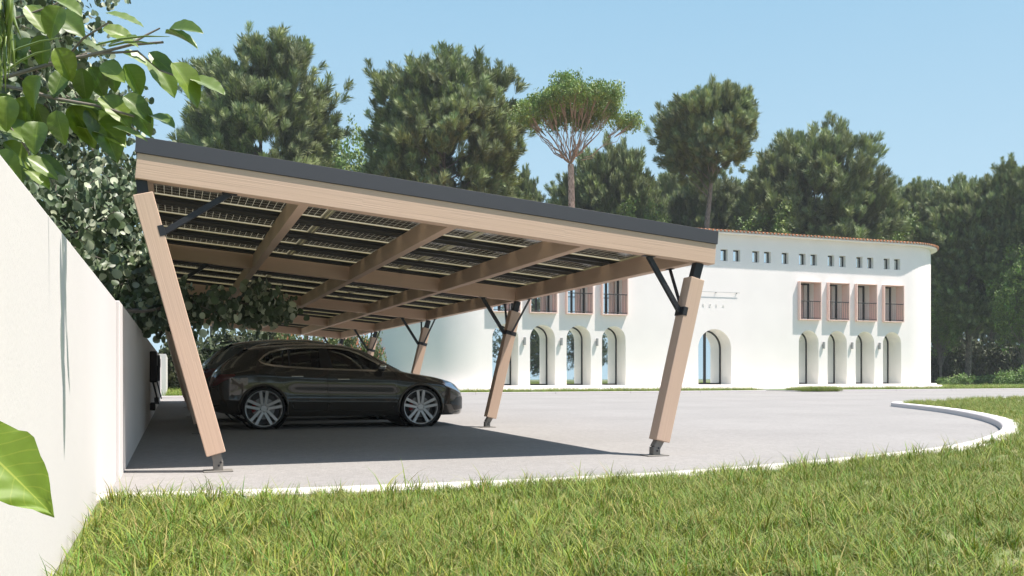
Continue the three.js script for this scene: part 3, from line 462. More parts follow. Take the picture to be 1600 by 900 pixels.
function wheelParts() {
  // axis along z, outer face to +z
  const tyre = new THREE.LatheGeometry([[0.296, -0.105], [0.312, -0.116], [0.335, -0.116], [0.347, -0.100], [0.352, -0.06], [0.353, 0], [0.352, 0.06], [0.347, 0.100], [0.335, 0.116], [0.312, 0.116], [0.302, 0.106]].map(([r, y]) => new THREE.Vector2(r, y)), 64); tyre.rotateX(Math.PI / 2);
  const rim = new THREE.LatheGeometry([[0.26, -0.1], [0.278, -0.02], [0.282, 0.07], [0.290, 0.098], [0.304, 0.109], [0.308, 0.1]].map(([r, y]) => new THREE.Vector2(r, y)), 64); rim.rotateX(Math.PI / 2);
  const spokes = [];
  for (let k = 0; k < 5; k++) for (const s of [-1, 1]) {
    const sh = new THREE.Shape(); const A = [[0.0, 0.05], [0.046, 0.06], [0.078, 0.285], [0.030, 0.292], [0.013, 0.11]];
    A.forEach(([x, y], i) => i ? sh.lineTo(s * x, y) : sh.moveTo(s * x, y));
    const g = new THREE.ExtrudeGeometry(sh, { depth: 0.022, bevelEnabled: true, bevelSize: 0.004, bevelThickness: 0.006, bevelSegments: 1 });
    const p = g.attributes.position; for (let i = 0; i < p.count; i++) { const r = Math.hypot(p.getX(i), p.getY(i)); p.setZ(i, p.getZ(i) + 0.045 + 0.03 * (r / 0.29)); }
    g.computeVertexNormals(); g.rotateZ(k * 2 * Math.PI / 5); spokes.push(g);
  }
  const hub = new THREE.CylinderGeometry(0.05, 0.062, 0.05, 24); hub.rotateX(Math.PI / 2); hub.translate(0, 0, 0.062);
  const disc = new THREE.CylinderGeometry(0.185, 0.185, 0.02, 32); disc.rotateX(Math.PI / 2); disc.translate(0, 0, 0.0);
  const barrel = new THREE.CylinderGeometry(0.27, 0.27, 0.16, 32, 1, true); barrel.rotateX(Math.PI / 2); barrel.translate(0, 0, -0.01);
  const backp = new THREE.CircleGeometry(0.27, 32); backp.translate(0, 0, -0.06);
  const cal = new THREE.TorusGeometry(0.165, 0.035, 8, 10, 1.1); cal.rotateZ(2.4); cal.translate(0, 0, 0.012);
  return { tyre, rim, spokes, hub, disc, cal, barrel: mergeGeometries([barrel, backp].map(plain)) };
}
const carMat = (r, g, b) => phy({ color: rgb(r, g, b), metalness: 0.15, roughness: 0.22, clearcoat: 1, clearcoatRoughness: 0.015 });
const CM = {
  glass: phy({ color: rgb(0.42, 0.44, 0.42), roughness: 0.02, transmission: 1, thickness: 0, ior: 1.5 }), black: std({ color: rgb(0.012, 0.012, 0.012), roughness: 0.35 }), chrome: std({ color: rgb(0.62, 0.60, 0.56), roughness: 0.22, metalness: 1 }),
  rubber: std({ color: rgb(0.018, 0.018, 0.018), roughness: 0.85 }), alloy: std({ color: rgb(0.60, 0.60, 0.60), roughness: 0.38, metalness: 0.5 }), disc: std({ color: rgb(0.25, 0.25, 0.25), roughness: 0.4, metalness: 0.9 }), red: std({ color: rgb(0.3, 0.01, 0.01), roughness: 0.4 }),
  trim: std({ color: rgb(0.10, 0.09, 0.075), roughness: 0.28, metalness: 0.6 }), seat: std({ color: rgb(0.035, 0.033, 0.03), roughness: 0.8 }), lampGlass: phy({ color: rgb(0.55, 0.6, 0.68), roughness: 0.08, metalness: 0.6, clearcoat: 1 }), tail: phy({ color: rgb(0.10, 0.012, 0.012), roughness: 0.1, clearcoat: 1 }), hub: std({ color: rgb(0.4, 0.4, 0.4), roughness: 0.3, metalness: 0.8 }),
};
let CG = null;
function carGeometry() {
  if (CG) return CG;
  const shell = carShell();
  const DLO = [[0.80, 1.165], [0.88, 1.245], [0.98, 1.31], [1.12, 1.352], [1.3, 1.378], [1.55, 1.392], [1.84, 1.395], [2.12, 1.386], [2.32, 1.356], [2.5, 1.29], [2.75, 1.16], [3.02, 1.0], [3.05, 0.985], [3.0, 0.984], [2.43, 1.004], [1.84, 1.022], [1.3, 1.052], [1.02, 1.08], [0.90, 1.105], [0.83, 1.132]];
  const dlo = sdf(DLO), up = (v) => v.p.z > 0.45 && v.p.y > 0.9;
  const arch = (v) => Math.min(...CAR.ax.map((a) => Math.hypot(v.p.x - a, v.p.y - CAR.wy))) - CAR.arch;
  let body = clip(shell, (v) => v.p.z < 0.5 ? 1 : arch(v));
  let glass = clip(body, (v) => up(v) ? -dlo(v.p.x, v.p.y) : -1);
  body = clip(body, (v) => up(v) ? dlo(v.p.x, v.p.y) : 1);
  // doors as separate panels with a real gap
  const FD = [[1.97, 0.30], [2.9, 0.29], [3.06, 0.33], [3.12, 0.5], [3.13, 0.75], [3.10, 0.93], [3.03, 0.999], [2.43, 1.018], [1.94, 1.035], [1.93, 0.8]], RD = [[1.36, 0.31], [1.955, 0.30], [1.915, 0.8], [1.925, 1.036], [1.3, 1.066], [1.06, 1.09], [1.03, 1.0], [1.10, 0.86], [1.24, 0.70], [1.33, 0.5]];
  const fd = sdf(FD), rd = sdf(RD), side = (v) => v.p.z > 0.6, g2 = 0.0045;
  const doorF = clip(body, (v) => side(v) ? -fd(v.p.x, v.p.y) - g2 : -1), doorR = clip(body, (v) => side(v) ? -rd(v.p.x, v.p.y) - g2 : -1);
  body = clip(body, (v) => side(v) ? fd(v.p.x, v.p.y) : 1); body = clip(body, (v) => side(v) ? rd(v.p.x, v.p.y) : 1);
  const cut = (T, a, b) => clip(clip(T, (v) => v.p.x - a(v.p.y)), (v) => b(v.p.y) - v.p.x);
  const lin = (x, k) => (y) => x + k * (1.2 - y), INF = () => 99, NEG = () => -99;
  const panes = [cut(glass, NEG, lin(1.275, 0.06)), cut(glass, lin(1.305, 0.06), lin(1.805, 0.05)), cut(glass, lin(1.985, 0.25), INF)];
  const pillar = [cut(glass, lin(1.275, 0.06), lin(1.305, 0.06)), cut(glass, lin(1.805, 0.05), lin(1.985, 0.25))].flat();
  const wscreen = clip(clip(clip(body, (v) => v.p.x - 2.5), (v) => 3.25 - v.p.x), (v) => v.j - RAILI - 1.0);
  const hatch = clip(clip(clip(body, (v) => v.p.x - 0.12), (v) => 0.55 - v.p.x), (v) => v.j - RAILI - 0.5);
  const head = sdf([[3.94, 0.775], [4.16, 0.775], [4.33, 0.715], [4.41, 0.60], [4.36, 0.575], [4.2, 0.655], [4.05, 0.70]]), tail = sdf([[-0.02, 0.86], [-0.02, 0.74], [0.10, 0.735], [0.2, 0.80], [0.42, 0.905], [0.40, 0.935], [0.15, 0.92]]), grille = sdf([[4.12, 0.42], [4.26, 0.52], [4.43, 0.53], [4.43, 0.30], [4.2, 0.29]]), panel = sdf([[0.02, 0.70], [0.12, 0.70], [0.19, 0.50], [0.17, 0.42], [0.06, 0.42]]);
  const pick = (f) => clip(body, (v) => v.j > 5 && v.j < RAILI || v.j === 0 ? -f(v.p.x, v.p.y) : -1);
  const arcPath = (a, r, a0, a1) => { const o = []; for (let i = 0; i <= 40; i++) { const t = lerp(a0, a1, i / 40); o.push([a + r * Math.cos(t), CAR.wy + r * Math.sin(t)]); } return o; };
  const archTube = (path) => [1, -1].map((s) => taper(path.map(([x, y]) => V(x - CAR.len / 2, y, s * (widthAt(x, y) + 0.001))), path.map(() => 0.02), 8));
  const liner = CAR.ax.map((a) => { const g = new THREE.CylinderGeometry(0.41, 0.41, 1.7, 28, 1, true, Math.PI * 0.5, Math.PI); g.rotateX(Math.PI / 2); g.rotateZ(Math.PI); g.translate(a - CAR.len / 2, CAR.wy, 0); return g; });
  CG = {
    body: toGeo(body), doorF: toGeo(doorF), doorR: toGeo(doorR), panes: panes.map((t) => toGeo(t, -0.004)), pillar: toGeo(pillar, -0.001),
    wscreen: toGeo(wscreen, 0.004), hatch: toGeo(hatch, 0.004), head: toGeo(pick(head), 0.005), tail: toGeo(pick(tail), 0.006), grille: toGeo(pick(grille), 0.003), panel: toGeo(pick(panel), 0.004),
    winTrim: strip(dense(DLO, 0.03), 0.03, 0.006), arch: CAR.ax.map((a) => archTube(arcPath(a, CAR.arch + 0.012, -0.32, Math.PI + 0.32))).flat(), liner,
    sillTrim: strip(dense([[1.28, 0.245], [3.16, 0.24]], 0.05, false), 0.05, 0.004, false),
    lip: strip(dense([[4.0, 0.215], [4.2, 0.225], [4.36, 0.255]], 0.04, false), 0.028, 0.012, false), wheel: wheelParts(),
  };
  return CG;
}
function makeCar(name, label, mat, group) {
  const G = carGeometry(), car = thing(name, label, 'car', [0, 0, 0], 0, group), hx = CAR.len / 2;
  part('body', G.body, mat, car);
  const tr = (x, y, off) => widthAt(x, y) + off;
  for (const [g, n, hxp, hy] of [[G.doorF, 'front_door', 2.20, 0.845], [G.doorR, 'rear_door', 1.42, 0.895]]) {
    const d = part(n, g, mat, car);
    const hs = [1, -1].map((s) => rbox(0.20, 0.022, 0.03, 0.009).translate(hxp - hx, hy, s * tr(hxp, hy, 0.018))); part('handle', hs, CM.chrome, d);
  }
  for (const g of G.panes) part('side_window', g, CM.glass, car);
  part('pillar', G.pillar, CM.black, car); G.winTrim.forEach((g) => part('window_trim', g, CM.chrome, car));
  part('windscreen', G.wscreen, CM.black, car); part('rear_window', G.hatch, CM.black, car);
  part('headlight', G.head, CM.lampGlass, car); part('tail_light', G.tail, CM.tail, car); part('grille', G.grille, CM.black, car); part('bumper_panel', G.panel, CM.trim, car);
  G.arch.forEach((g) => part('arch_trim', g, CM.trim, car)); G.sillTrim.forEach((g) => part('sill_trim', g, CM.trim, car)); G.lip.forEach((g) => part('front_lip', g, CM.chrome, car));
  G.liner.forEach((g) => part('wheel_liner', g, CM.rubber, car));
  const floor = [rbox(1.9, 0.12, 1.55, 0.02).translate(2.2 - hx, 0.30, 0), rbox(0.5, 0.5, 1.2, 0.02).translate(0.4 - hx, 0.6, 0), rbox(0.5, 0.3, 1.1, 0.02).translate(4.0 - hx, 0.5, 0)]; part('floor', floor, CM.black, car);
  for (const s of [1, -1]) { part('front_seat', [rbox(0.5, 0.16, 0.5, 0.06).translate(2.3 - hx, 0.62, s * 0.37), rbox(0.16, 0.62, 0.48, 0.07).rotateZ(0.22).translate(2.0 - hx, 0.93, s * 0.37), rbox(0.09, 0.16, 0.24, 0.04).translate(1.93 - hx, 1.29, s * 0.37)], CM.seat, car); }
  part('rear_seat', [rbox(0.5, 0.18, 1.2, 0.06).translate(1.35 - hx, 0.66, 0), rbox(0.16, 0.5, 1.2, 0.07).rotateZ(0.25).translate(1.07 - hx, 0.92, 0), ...[-0.4, 0.4].map((z) => rbox(0.08, 0.13, 0.22, 0.03).translate(1.0 - hx, 1.22, z))], CM.seat, car);
  part('dashboard', rbox(0.4, 0.3, 1.36, 0.08).translate(2.98 - hx, 0.84, 0), CM.seat, car);
  { const g = new THREE.TorusGeometry(0.18, 0.016, 8, 24); g.rotateY(Math.PI / 2); g.rotateZ(-0.35); g.translate(2.66 - hx, 0.93, -0.37); part('steering_wheel', g, CM.black, car); }
  for (const s of [1, -1]) { const z = s * (tr(2.86, 0.99, 0.11)); const m = part('wing_mirror', [rbox(0.15, 0.13, 0.2, 0.05).translate(2.84 - hx, 1.045, z), bar(V(2.86 - hx, 1.0, s * (Math.abs(z) - 0.14)), V(2.85 - hx, 1.02, z), 0.05, 0.03)], mat, car); const c = rbox(0.12, 0.07, 0.19, 0.03).translate(2.858 - hx, 1.068, z + s * 0.012); part('mirror_cap', c, CM.chrome, m); }
  { const g = new THREE.TorusGeometry(0.03, 0.008, 8, 18); g.scale(1, 1.3, 1); const gs = [1, -1].map((s) => g.clone().rotateY(-Math.PI / 2 + s * 0.5).translate(0.07 - hx, 0.33, s * 0.66)); part('exhaust', gs, CM.chrome, car); }
  { const sh = [[0.50, 1.40], [0.36, 1.375]]; const g = rbox(0.24, 0.03, 1.14, 0.012).rotateZ(0.12).translate(0.5 - hx, 1.392, 0); part('spoiler', g, mat, car); }
  const W = G.wheel;
  for (const a of CAR.ax) for (const s of [1, -1]) {
    const w = new THREE.Group(); w.name = 'wheel'; w.position.set(a - hx, CAR.wy, s * 0.80); if (s < 0) w.rotation.y = Math.PI; car.add(w);
    part('tyre', W.tyre, CM.rubber, w); part('rim', W.rim, CM.alloy, w); part('hub', W.hub, CM.alloy, w); W.spokes.forEach((g) => part('spoke', g, CM.alloy, w)); part('brake_disc', W.disc, CM.disc, w); part('caliper', W.cal, CM.red, w); part('wheel_barrel', W.barrel, CM.black, w);
  }
  return car;
}
{
  const c1 = makeCar('parked_car', 'glossy black hatchback parked side-on in front, nearest car under the carport', carMat(0.026, 0.022, 0.016), 'cars parked under the carport');
  c1.position.set(0.58 + CAR.len / 2, 0.002, -16.52); c1.rotation.y = -0.04;
  const cp = (label, mat, x, z, sx, sy, turn) => { const c = c1.clone(); c.name = numbered('parked_car'); scene.add(c); c.userData = { ...c1.userData, label }; c.position.set(x + CAR.len / 2, 0.002, z); c.scale.set(sx, sy, sx); c.rotation.y = turn; const old = c1.children[0].material; c.traverse((o) => { if (o.material === old) o.material = mat; }); return c; };
  cp('taller dark grey-green car right behind the black hatchback', carMat(0.06, 0.075, 0.075), 0.52, -19.15, 1.04, 1.12, 0.01);
  cp('silver car parked third, beyond the two dark cars', carMat(0.30, 0.30, 0.31), 0.7, -24.6, 1, 1, -0.01);
}
// ---------------------------------------------------------------- trees
// needles of a pine shoot: long thin blades fanning round +y
function shootGeo(seed, n, len, wid, open) {
  const r = rng(seed), pos = [], col = [];
  for (let i = 0; i < n; i++) {
    const a = i * 2.399 + r(), h0 = len * 0.55 * Math.pow(r(), 0.8), o1 = open * (0.75 + 0.5 * r()), o2 = o1 * (1.15 + 0.4 * r()), up1 = 0.15 + 0.08 * r(), up2 = up1 + 0.07 + 0.12 * r(), c = Math.cos(a), s = Math.sin(a), t = V(-s, 0.25 * (r() - 0.5), c).multiplyScalar(wid * (0.7 + 0.6 * r()));
    const p0 = V(0, h0, 0), p1 = V(c * o1, h0 + up1, s * o1), p2 = V(c * o2, h0 + up2, s * o2), A = p1.clone().add(t), B = p1.clone().sub(t), k = 0.75 + 0.5 * r();
    for (const q of [p0, A, B, B, A, p2]) { pos.push(q.x, q.y, q.z); col.push(k, k, k * 0.95); }
  }
  const g = new THREE.BufferGeometry(); g.setAttribute('position', new THREE.Float32BufferAttribute(pos, 3)); g.setAttribute('color', new THREE.Float32BufferAttribute(col, 3)); g.computeVertexNormals(); return g;
}
function leafClump(seed, n, R, size) {
  const r = rng(seed), pos = [], col = [];
  for (let i = 0; i < n; i++) {
    const c = V(r() - 0.5, r() - 0.5, r() - 0.5).multiplyScalar(2 * R), u = V(r() - 0.5, r() - 0.5, r() - 0.5).normalize(), w = V(0, 0, 0).crossVectors(u, V(r() - 0.5, 1.2, r() - 0.5)).normalize(), s = size * (0.6 + 0.7 * r());
    const P = [c.clone().addScaledVector(u, -s), c.clone().addScaledVector(w, s * 0.55), c.clone().addScaledVector(u, s), c.clone().addScaledVector(w, -s * 0.55)]; const k = 0.8 + 0.4 * r();
    for (const q of [P[0], P[1], P[2], P[0], P[2], P[3]]) { pos.push(q.x, q.y, q.z); col.push(k, k, k); }
  }
  const g = new THREE.BufferGeometry(); g.setAttribute('position', new THREE.Float32BufferAttribute(pos, 3)); g.setAttribute('color', new THREE.Float32BufferAttribute(col, 3)); g.computeVertexNormals(); return g;
}
const needleMat = phy({ vertexColors: true, roughness: 0.75, color: rgb(0.195, 0.25, 0.092), transmission: 0.32, thickness: 0 });
const brightMat = phy({ vertexColors: true, roughness: 0.7, color: rgb(0.16, 0.27, 0.055), transmission: 0.35, thickness: 0 });
const shoots = [1, 2, 3].map((k) => shootGeo(300 + k, 84, 1.0, 0.023, 0.20));
const clumps = [1, 2].map((k) => leafClump(320 + k, 26, 0.55, 0.19));
function pathTo(r, a, b, n, wob, sag = 0) { const o = []; for (let i = 0; i <= n; i++) { const t = i / n, p = a.clone().lerp(b, t); p.y += sag * Math.sin(t * Math.PI); if (i && i < n) p.add(V((r() - 0.5) * wob, (r() - 0.5) * wob * 0.6, (r() - 0.5) * wob)); o.push(p); } return o; }
function instanced(geo, mat, list, name) { const m = lit(new THREE.InstancedMesh(geo, mat, list.length)), m4 = new THREE.Matrix4(), q = new THREE.Quaternion(); list.forEach(([p, d, s, c, tw], i) => { q.setFromUnitVectors(V(0, 1, 0), d); if (tw) q.multiply(new THREE.Quaternion().setFromAxisAngle(V(0, 1, 0), tw)); m4.compose(p, q, V(s, s, s)); m.setMatrixAt(i, m4); m.setColorAt(i, c); }); m.name = name; m.userData.kind = 'stuff'; return m; }
function makePine(seed, { H, rx, ry, rz = rx, cy, trunk = 0.34, shapes = 150, tufts = 24, size = 1.0, flat = 0, low = 0, lean = 0, gap = null }) {
  const r = rng(seed), g = new THREE.Group(), limbs = [];
  const top = cy + ry * 0.55, tp = []; for (let i = 0; i <= 10; i++) { const t = i / 10; tp.push(V(lean * t * t * 2 + (i ? (r() - 0.5) * 0.35 : 0), top * t, (i ? (r() - 0.5) * 0.35 : 0))); }
  const trunkAt = (y) => { const t = clamp(y / top, 0, 1) * 10, i = Math.min(9, Math.floor(t)); return tp[i].clone().lerp(tp[i + 1], t - i); };
  const cc = V(lean, cy, 0), lists = shoots.map(() => []), rad = tp.map((_, i) => trunk * (1.12 - 0.95 * i / 10));
  const pts = [];
  for (let i = 0; i < shapes; i++) { // clusters spread through the shell of an uneven ellipsoid
    const u = r() * 2 - 1, a = r() * 6.283, s = Math.sqrt(1 - u * u), k = 0.5 + 0.5 * Math.pow(r(), 0.45), lump = 0.88 + 0.13 * Math.sin(a * 3 + seed) * s + 0.09 * Math.sin(u * 5 + a * 2 + seed * 2);
    if (u < -0.55 + low && r() < 0.8) continue;
    const q = Math.pow(Math.pow(s, 2.7) + Math.pow(Math.abs(u), 2.7), -1 / 2.7), dir = V(s * Math.cos(a) * q, u * q, s * Math.sin(a) * q); if (gap && dir.dot(gap) > 0.86 && r() < 0.85) continue; pts.push([V(dir.x * rx, dir.y * ry, dir.z * rz).multiplyScalar(k * lump).add(cc), dir]);
  }
  pts.forEach(([p, dir], i) => {
    if (i % 5 === 0) { const from = trunkAt(clamp(p.y - 1.0 - 2.6 * r(), cy - ry * 1.05, top)); const L = from.distanceTo(p); limbs.push(taper(pathTo(r, from, p, 5, 0.06 * L, 0.02 * L), [0, 1, 2, 3, 4, 5].map((k) => (0.032 + 0.0085 * L) * (1 - 0.85 * k / 5)), 5)); }
    const n = Math.round(tufts * 0.55 * (0.7 + 0.6 * r())), cr = size * (0.95 + 0.45 * r()), tone = 0.75 + 0.5 * r();
    for (let k = 0; k < n; k++) {
      const o = V(r() + r() + r() - 1.5, (r() + r() + r() - 1.5) * 0.75, r() + r() + r() - 1.5).multiplyScalar(cr), d = dir.clone().multiplyScalar(0.5).add(o.clone().multiplyScalar(0.25 / cr)).add(V(0, 0.8, 0)).add(V(r() - 0.5, r() - 0.5, r() - 0.5).multiplyScalar(0.9)).normalize();
      const c = tone * (0.8 + 0.4 * r()); lists[Math.floor(r() * 3)].push([p.clone().add(o), d, size * (1.05 + 0.6 * r()), rgb(c * (0.95 + 0.15 * r()), c, c * (0.85 + 0.25 * r())), 0]);
    }
  });
  part('trunk', taper(tp, rad, 8), M.bark, g); part('limbs', limbs, M.bark, g).userData.kind = 'stuff';
  const crown = new THREE.Group(); crown.name = 'crown'; g.add(crown); lists.forEach((l, i) => crown.add(instanced(shoots[i], needleMat, l, 'needles')));
  g.userData.h = cy + ry + 1.2; g.userData.w = 2 * rx + 2.0; return g;
}
function makeBroad(seed, { rx, ry, cy, trunk = 0.22, n = 260, mat = brightMat, size = 1, base = 0.1 }) {
  const r = rng(seed), g = new THREE.Group(), lists = clumps.map(() => []), limbs = [];
  const tp = [0, 1, 2, 3, 4].map((i) => V((r() - 0.5) * 0.3 * (i ? 1 : 0), cy * i / 4, (r() - 0.5) * 0.3 * (i ? 1 : 0)));
  for (let i = 0; i < n; i++) { const u = r() * 2 - 1, a = r() * 6.283, s = Math.sqrt(1 - u * u), k = 0.45 + 0.55 * Math.sqrt(r()), lump = 0.85 + 0.25 * Math.sin(a * 4 + seed + u * 3); const p = V(s * Math.cos(a) * rx, u * ry, s * Math.sin(a) * rx).multiplyScalar(k * lump); p.y += cy; if (p.y < base) continue; const c = 0.7 + 0.6 * r(); lists[i % 2].push([p, V(r() - 0.5, r(), r() - 0.5).normalize(), size * (0.7 + 0.6 * r()), rgb(c * (0.9 + 0.3 * r()), c, c * 0.9), r() * 6]); if (i % 16 === 0) limbs.push(taper(pathTo(r, V(0, cy * (0.2 + 0.5 * r()), 0), p, 4, 0.2), [0, 1, 2, 3, 4].map((q) => 0.05 * (1 - 0.2 * q) * trunk / 0.22), 5)); }
  part('trunk', [taper(tp, tp.map((_, i) => trunk * (1 - 0.17 * i)), 7), ...limbs], M.bark, g);
  const crown = new THREE.Group(); crown.name = 'crown'; g.add(crown); lists.forEach((l, i) => crown.add(instanced(clumps[i], mat, l, 'leaves')));
  g.userData.h = cy + ry; g.userData.w = 2 * rx; return g;
}
function makeUmbrella(seed) { // fans out from a fork into a flat bright canopy; nominal height 24
  const r = rng(seed), g = new THREE.Group(), fork = V(-0.1, 16.9, 0), limbs = [], lists = clumps.map(() => []);
  const tp = [V(0, 0, 0), V(0.1, 5, 0), V(-0.05, 10, 0.1), V(0, 14.5, 0), fork];
  for (let i = 0; i < 40; i++) {
    const a = i * 2.399, q = Math.sqrt((i + 0.5) / 40), R = 5.5 * q * (0.82 + 0.3 * r()), end = V(Math.cos(a) * R, 20.6 + 2.0 * r() - 1.2 * q * q, Math.sin(a) * R), from = i % 3 ? fork.clone().lerp(end, 0.12 + 0.2 * r()).add(V(0, -0.2, 0)) : fork.clone();
    limbs.push(taper(pathTo(r, from, end, 6, 0.5, -0.3), [0, 1, 2, 3, 4, 5, 6].map((k) => (i % 3 ? 0.04 : 0.075) * (1 - 0.12 * k)), 5));
    for (let k = 0; k < 3; k++) { const e2 = end.clone().add(V((r() - 0.5) * 2.2, 0.7 * r(), (r() - 0.5) * 2.2)); limbs.push(taper([end.clone().lerp(from, 0.35), end.clone().lerp(e2, 0.4), e2], [0.035, 0.025, 0.012], 4)); }
    for (let k = 0; k < 46; k++) { const p = end.clone().add(V((r() + r() - 1) * 1.35, (r() - 0.2) * 1.35 * (1.0 - 0.3 * q), (r() + r() - 1) * 1.35)), c = 0.75 + 0.55 * r(); lists[k % 2].push([p, V(r() - 0.5, r() * 1.5, r() - 0.5).normalize(), 0.42 + 0.25 * r(), rgb(c * (0.95 + 0.3 * r()), c, c * 0.9), r() * 6]); }
  }
  part('trunk', taper(tp, [0.42, 0.37, 0.34, 0.33, 0.30], 10), std({ map: barkTex, color: rgb(1.6, 1.62, 1.6), roughness: 0.95 }), g);
  part('limbs', limbs, std({ map: barkTex, color: rgb(1.5, 1.35, 1.2), roughness: 0.95 }), g).userData.kind = 'stuff';
  const crown = new THREE.Group(); crown.name = 'crown'; g.add(crown); lists.forEach((l, i) => crown.add(instanced(clumps[i], brightMat, l, 'leaves')));
  g.userData.h = 23.4; g.userData.w = 11; return g;
}
// stands a tree so that its tip and width come out at the size seen from the camera's side of the road
const planted = new Set();
function plant(proto, name, label, cat, group, u, top, width, d, turn = 0, y0 = 0) {
  const t = planted.has(proto) ? proto.clone() : proto; planted.add(proto); t.name = numbered(name); scene.add(t);
  const ft = at(u, 585, d), h = (585 - top) * d / 1410 + EYE - y0, w = width * d / 1410;
  const { h: ph, w: pw } = proto.userData; t.position.set(ft.x, y0, ft.z); t.scale.set(w / pw, h / ph, w / pw); t.rotation.y = turn;
  t.userData = { h: ph, w: pw, label, category: cat }; if (group) t.userData.group = group; return t;
}
{
  const P1 = makePine(1, { H: 24, rx: 5.2, ry: 7.2, cy: 17.0, shapes: 190, tufts: 26 });
  const P2 = makePine(2, { H: 25, rx: 6.4, ry: 8.2, cy: 16.5, shapes: 240, tufts: 28, low: -0.2, gap: V(-0.27, -0.3, 0.92).normalize() });
  const P3 = makePine(3, { H: 24, rx: 4.2, ry: 4.3, cy: 20, shapes: 105, tufts: 26, trunk: 0.5, lean: 0.4 });
  const P4 = makePine(4, { H: 20, rx: 6.2, ry: 7.6, cy: 12.2, shapes: 230, tufts: 26, low: -0.3 });
  const P5 = makePine(5, { H: 22, rx: 5.4, ry: 9, cy: 13.5, shapes: 230, tufts: 26, low: -0.4 });
  const G = 'pines behind the villa and the carport';
  plant(P1, 'pine_tree', 'tall broad pine above the high left end of the carport roof', 'pine tree', G, 410, 46, 262, 62, 0.4);
  plant(P2, 'pine_tree', 'largest pine, above the middle of the carport roof, bare limbs showing', 'pine tree', G, 694, 64, 290, 64, 0);
  plant(P3, 'pine_tree', 'lollipop-shaped pine with a long bare trunk behind the low carport roof end', 'pine tree', G, 1104, 120, 160, 72, 0.2);
  plant(P4, 'pine_tree', 'broad low pine between the bright umbrella-shaped tree and the lollipop-shaped pine', 'pine tree', G, 955, 210, 178, 80, 2.0);
  plant(P4, 'pine_tree', 'wide domed pine behind the middle of the villa’s tiled eave', 'pine tree', G, 1272, 184, 250, 82, 0.7);
  plant(P5, 'pine_tree', 'narrow pine with the clearest trunk in the dark stand right of the villa', 'pine tree', G, 1512, 258, 170, 80, 1.4);
  plant(P5, 'pine_tree', 'pine cut by the right edge of the picture, tallest in the dark stand', 'pine tree', G, 1612, 232, 150, 76, 3.0);
  plant(P5, 'pine_tree', 'pine showing just past the curved right end of the villa’s eave', 'pine tree', G, 1440, 275, 140, 88, 4.0);
  plant(P4, 'pine_tree', 'half hidden low pine directly behind the lollipop-shaped pine’s trunk', 'pine tree', G, 1080, 246, 190, 90, 3.3);
  plant(P5, 'pine_tree', 'half hidden slender pine touching the right side of the largest pine', 'pine tree', G, 815, 252, 90, 84, 5.0);
  plant(P4, 'pine_tree', 'low pine filling the gap left of the wide domed pine', 'pine tree', G, 1180, 262, 170, 95, 1.1);
  plant(P4, 'pine_tree', 'low pine filling the gap right of the wide domed pine', 'pine tree', G, 1375, 268, 170, 96, 4.4);
  const back = [[1470, 270, 150, 104], [1548, 262, 150, 108], [1600, 258, 150, 102], [1655, 262, 150, 98], [1500, 330, 140, 120], [1575, 330, 140, 118], [1640, 330, 150, 116]];
  back.forEach(([u, t, w, d], i) => plant(i % 2 ? P5 : P4, 'pine_tree', `half hidden rear pine, ${i < 4 ? 'taller' : 'shorter'} row, ${['first', 'second', 'third', 'fourth', 'first', 'second', 'third'][i]} from the villa’s right corner`, 'pine tree', 'rear pines of the dark stand', u, t, w, d, i * 1.7));
  const low = [[900, 268, 150, 104], [1010, 272, 150, 104], [1130, 300, 170, 108], [1230, 300, 170, 108], [1330, 300, 170, 108], [1420, 310, 170, 112], [480, 190, 130, 90], [600, 250, 120, 96], [770, 255, 130, 100], [330, 150, 150, 90]];
  low.forEach(([u, t, w, d], i) => plant(i % 2 ? P4 : P5, 'pine_tree', ['low back-row pine seen between the bright umbrella tree’s trunk and the broad low pine', 'low back-row pine just left of the lollipop-shaped pine’s trunk', 'low back-row pine just right of the lollipop-shaped pine’s trunk', 'low back-row pine behind the left half of the wide domed pine', 'low back-row pine behind the right half of the wide domed pine', 'low back-row pine above the curved right end of the villa’s eave', 'back-row pine right of the tall broad left pine, low in the gap', 'back-row pine low behind the left side of the largest pine', 'back-row pine between the largest pine and the umbrella-shaped tree', 'back-row pine behind the round-leaved trees at the upper left'][i], 'pine tree', 'low back row of pines', u, t, w, d, i * 2.1));
  plant(makeUmbrella(9), 'umbrella_tree', 'bright green umbrella-shaped tree whose bare limbs fan out from one fork', 'tree', null, 893, 122, 176, 58, 0.3);
  const B1 = makeBroad(21, { rx: 4, ry: 5, cy: 8, n: 1300, size: 0.55, mat: phy({ vertexColors: true, roughness: 0.7, color: rgb(0.18, 0.27, 0.06), transmission: 0.35, thickness: 0 }) }), GB = 'bright green broadleaf trees among the pines';
  [[545, 200, 190, 78, 'bright green leafy tree in the sky gap between the two big left pines'], [778, 300, 150, 78, 'bright green leafy tree low against the right foot of the largest pine'], [1000, 318, 150, 76, 'bright green leafy tree low behind the roof edge, left of the lollipop-shaped pine'], [1205, 325, 150, 78, 'bright green leafy tree just above the eave left of the wide domed pine'], [1400, 335, 150, 84, 'bright green leafy tree just above the right end of the eave'], [1470, 415, 80, 80, 'bright green leafy tree beside the villa’s right corner, halfway up'], [1600, 385, 110, 74, 'bright green leafy tree at the right picture edge in front of the dark stand']].forEach(([u, t, w, d, l], i) => plant(B1, 'broadleaf_tree', l, 'tree', GB, u, t, w, d, i * 1.3));
  // reflected in the glass of the left doors: trees on the lawn to the right of the camera
  const ref = makeBroad(22, { rx: 4.2, ry: 5.2, cy: 5.6, n: 420, mat: phy({ vertexColors: true, roughness: 0.8, color: rgb(0.10, 0.13, 0.06), transmission: 0.2, thickness: 0 }) });
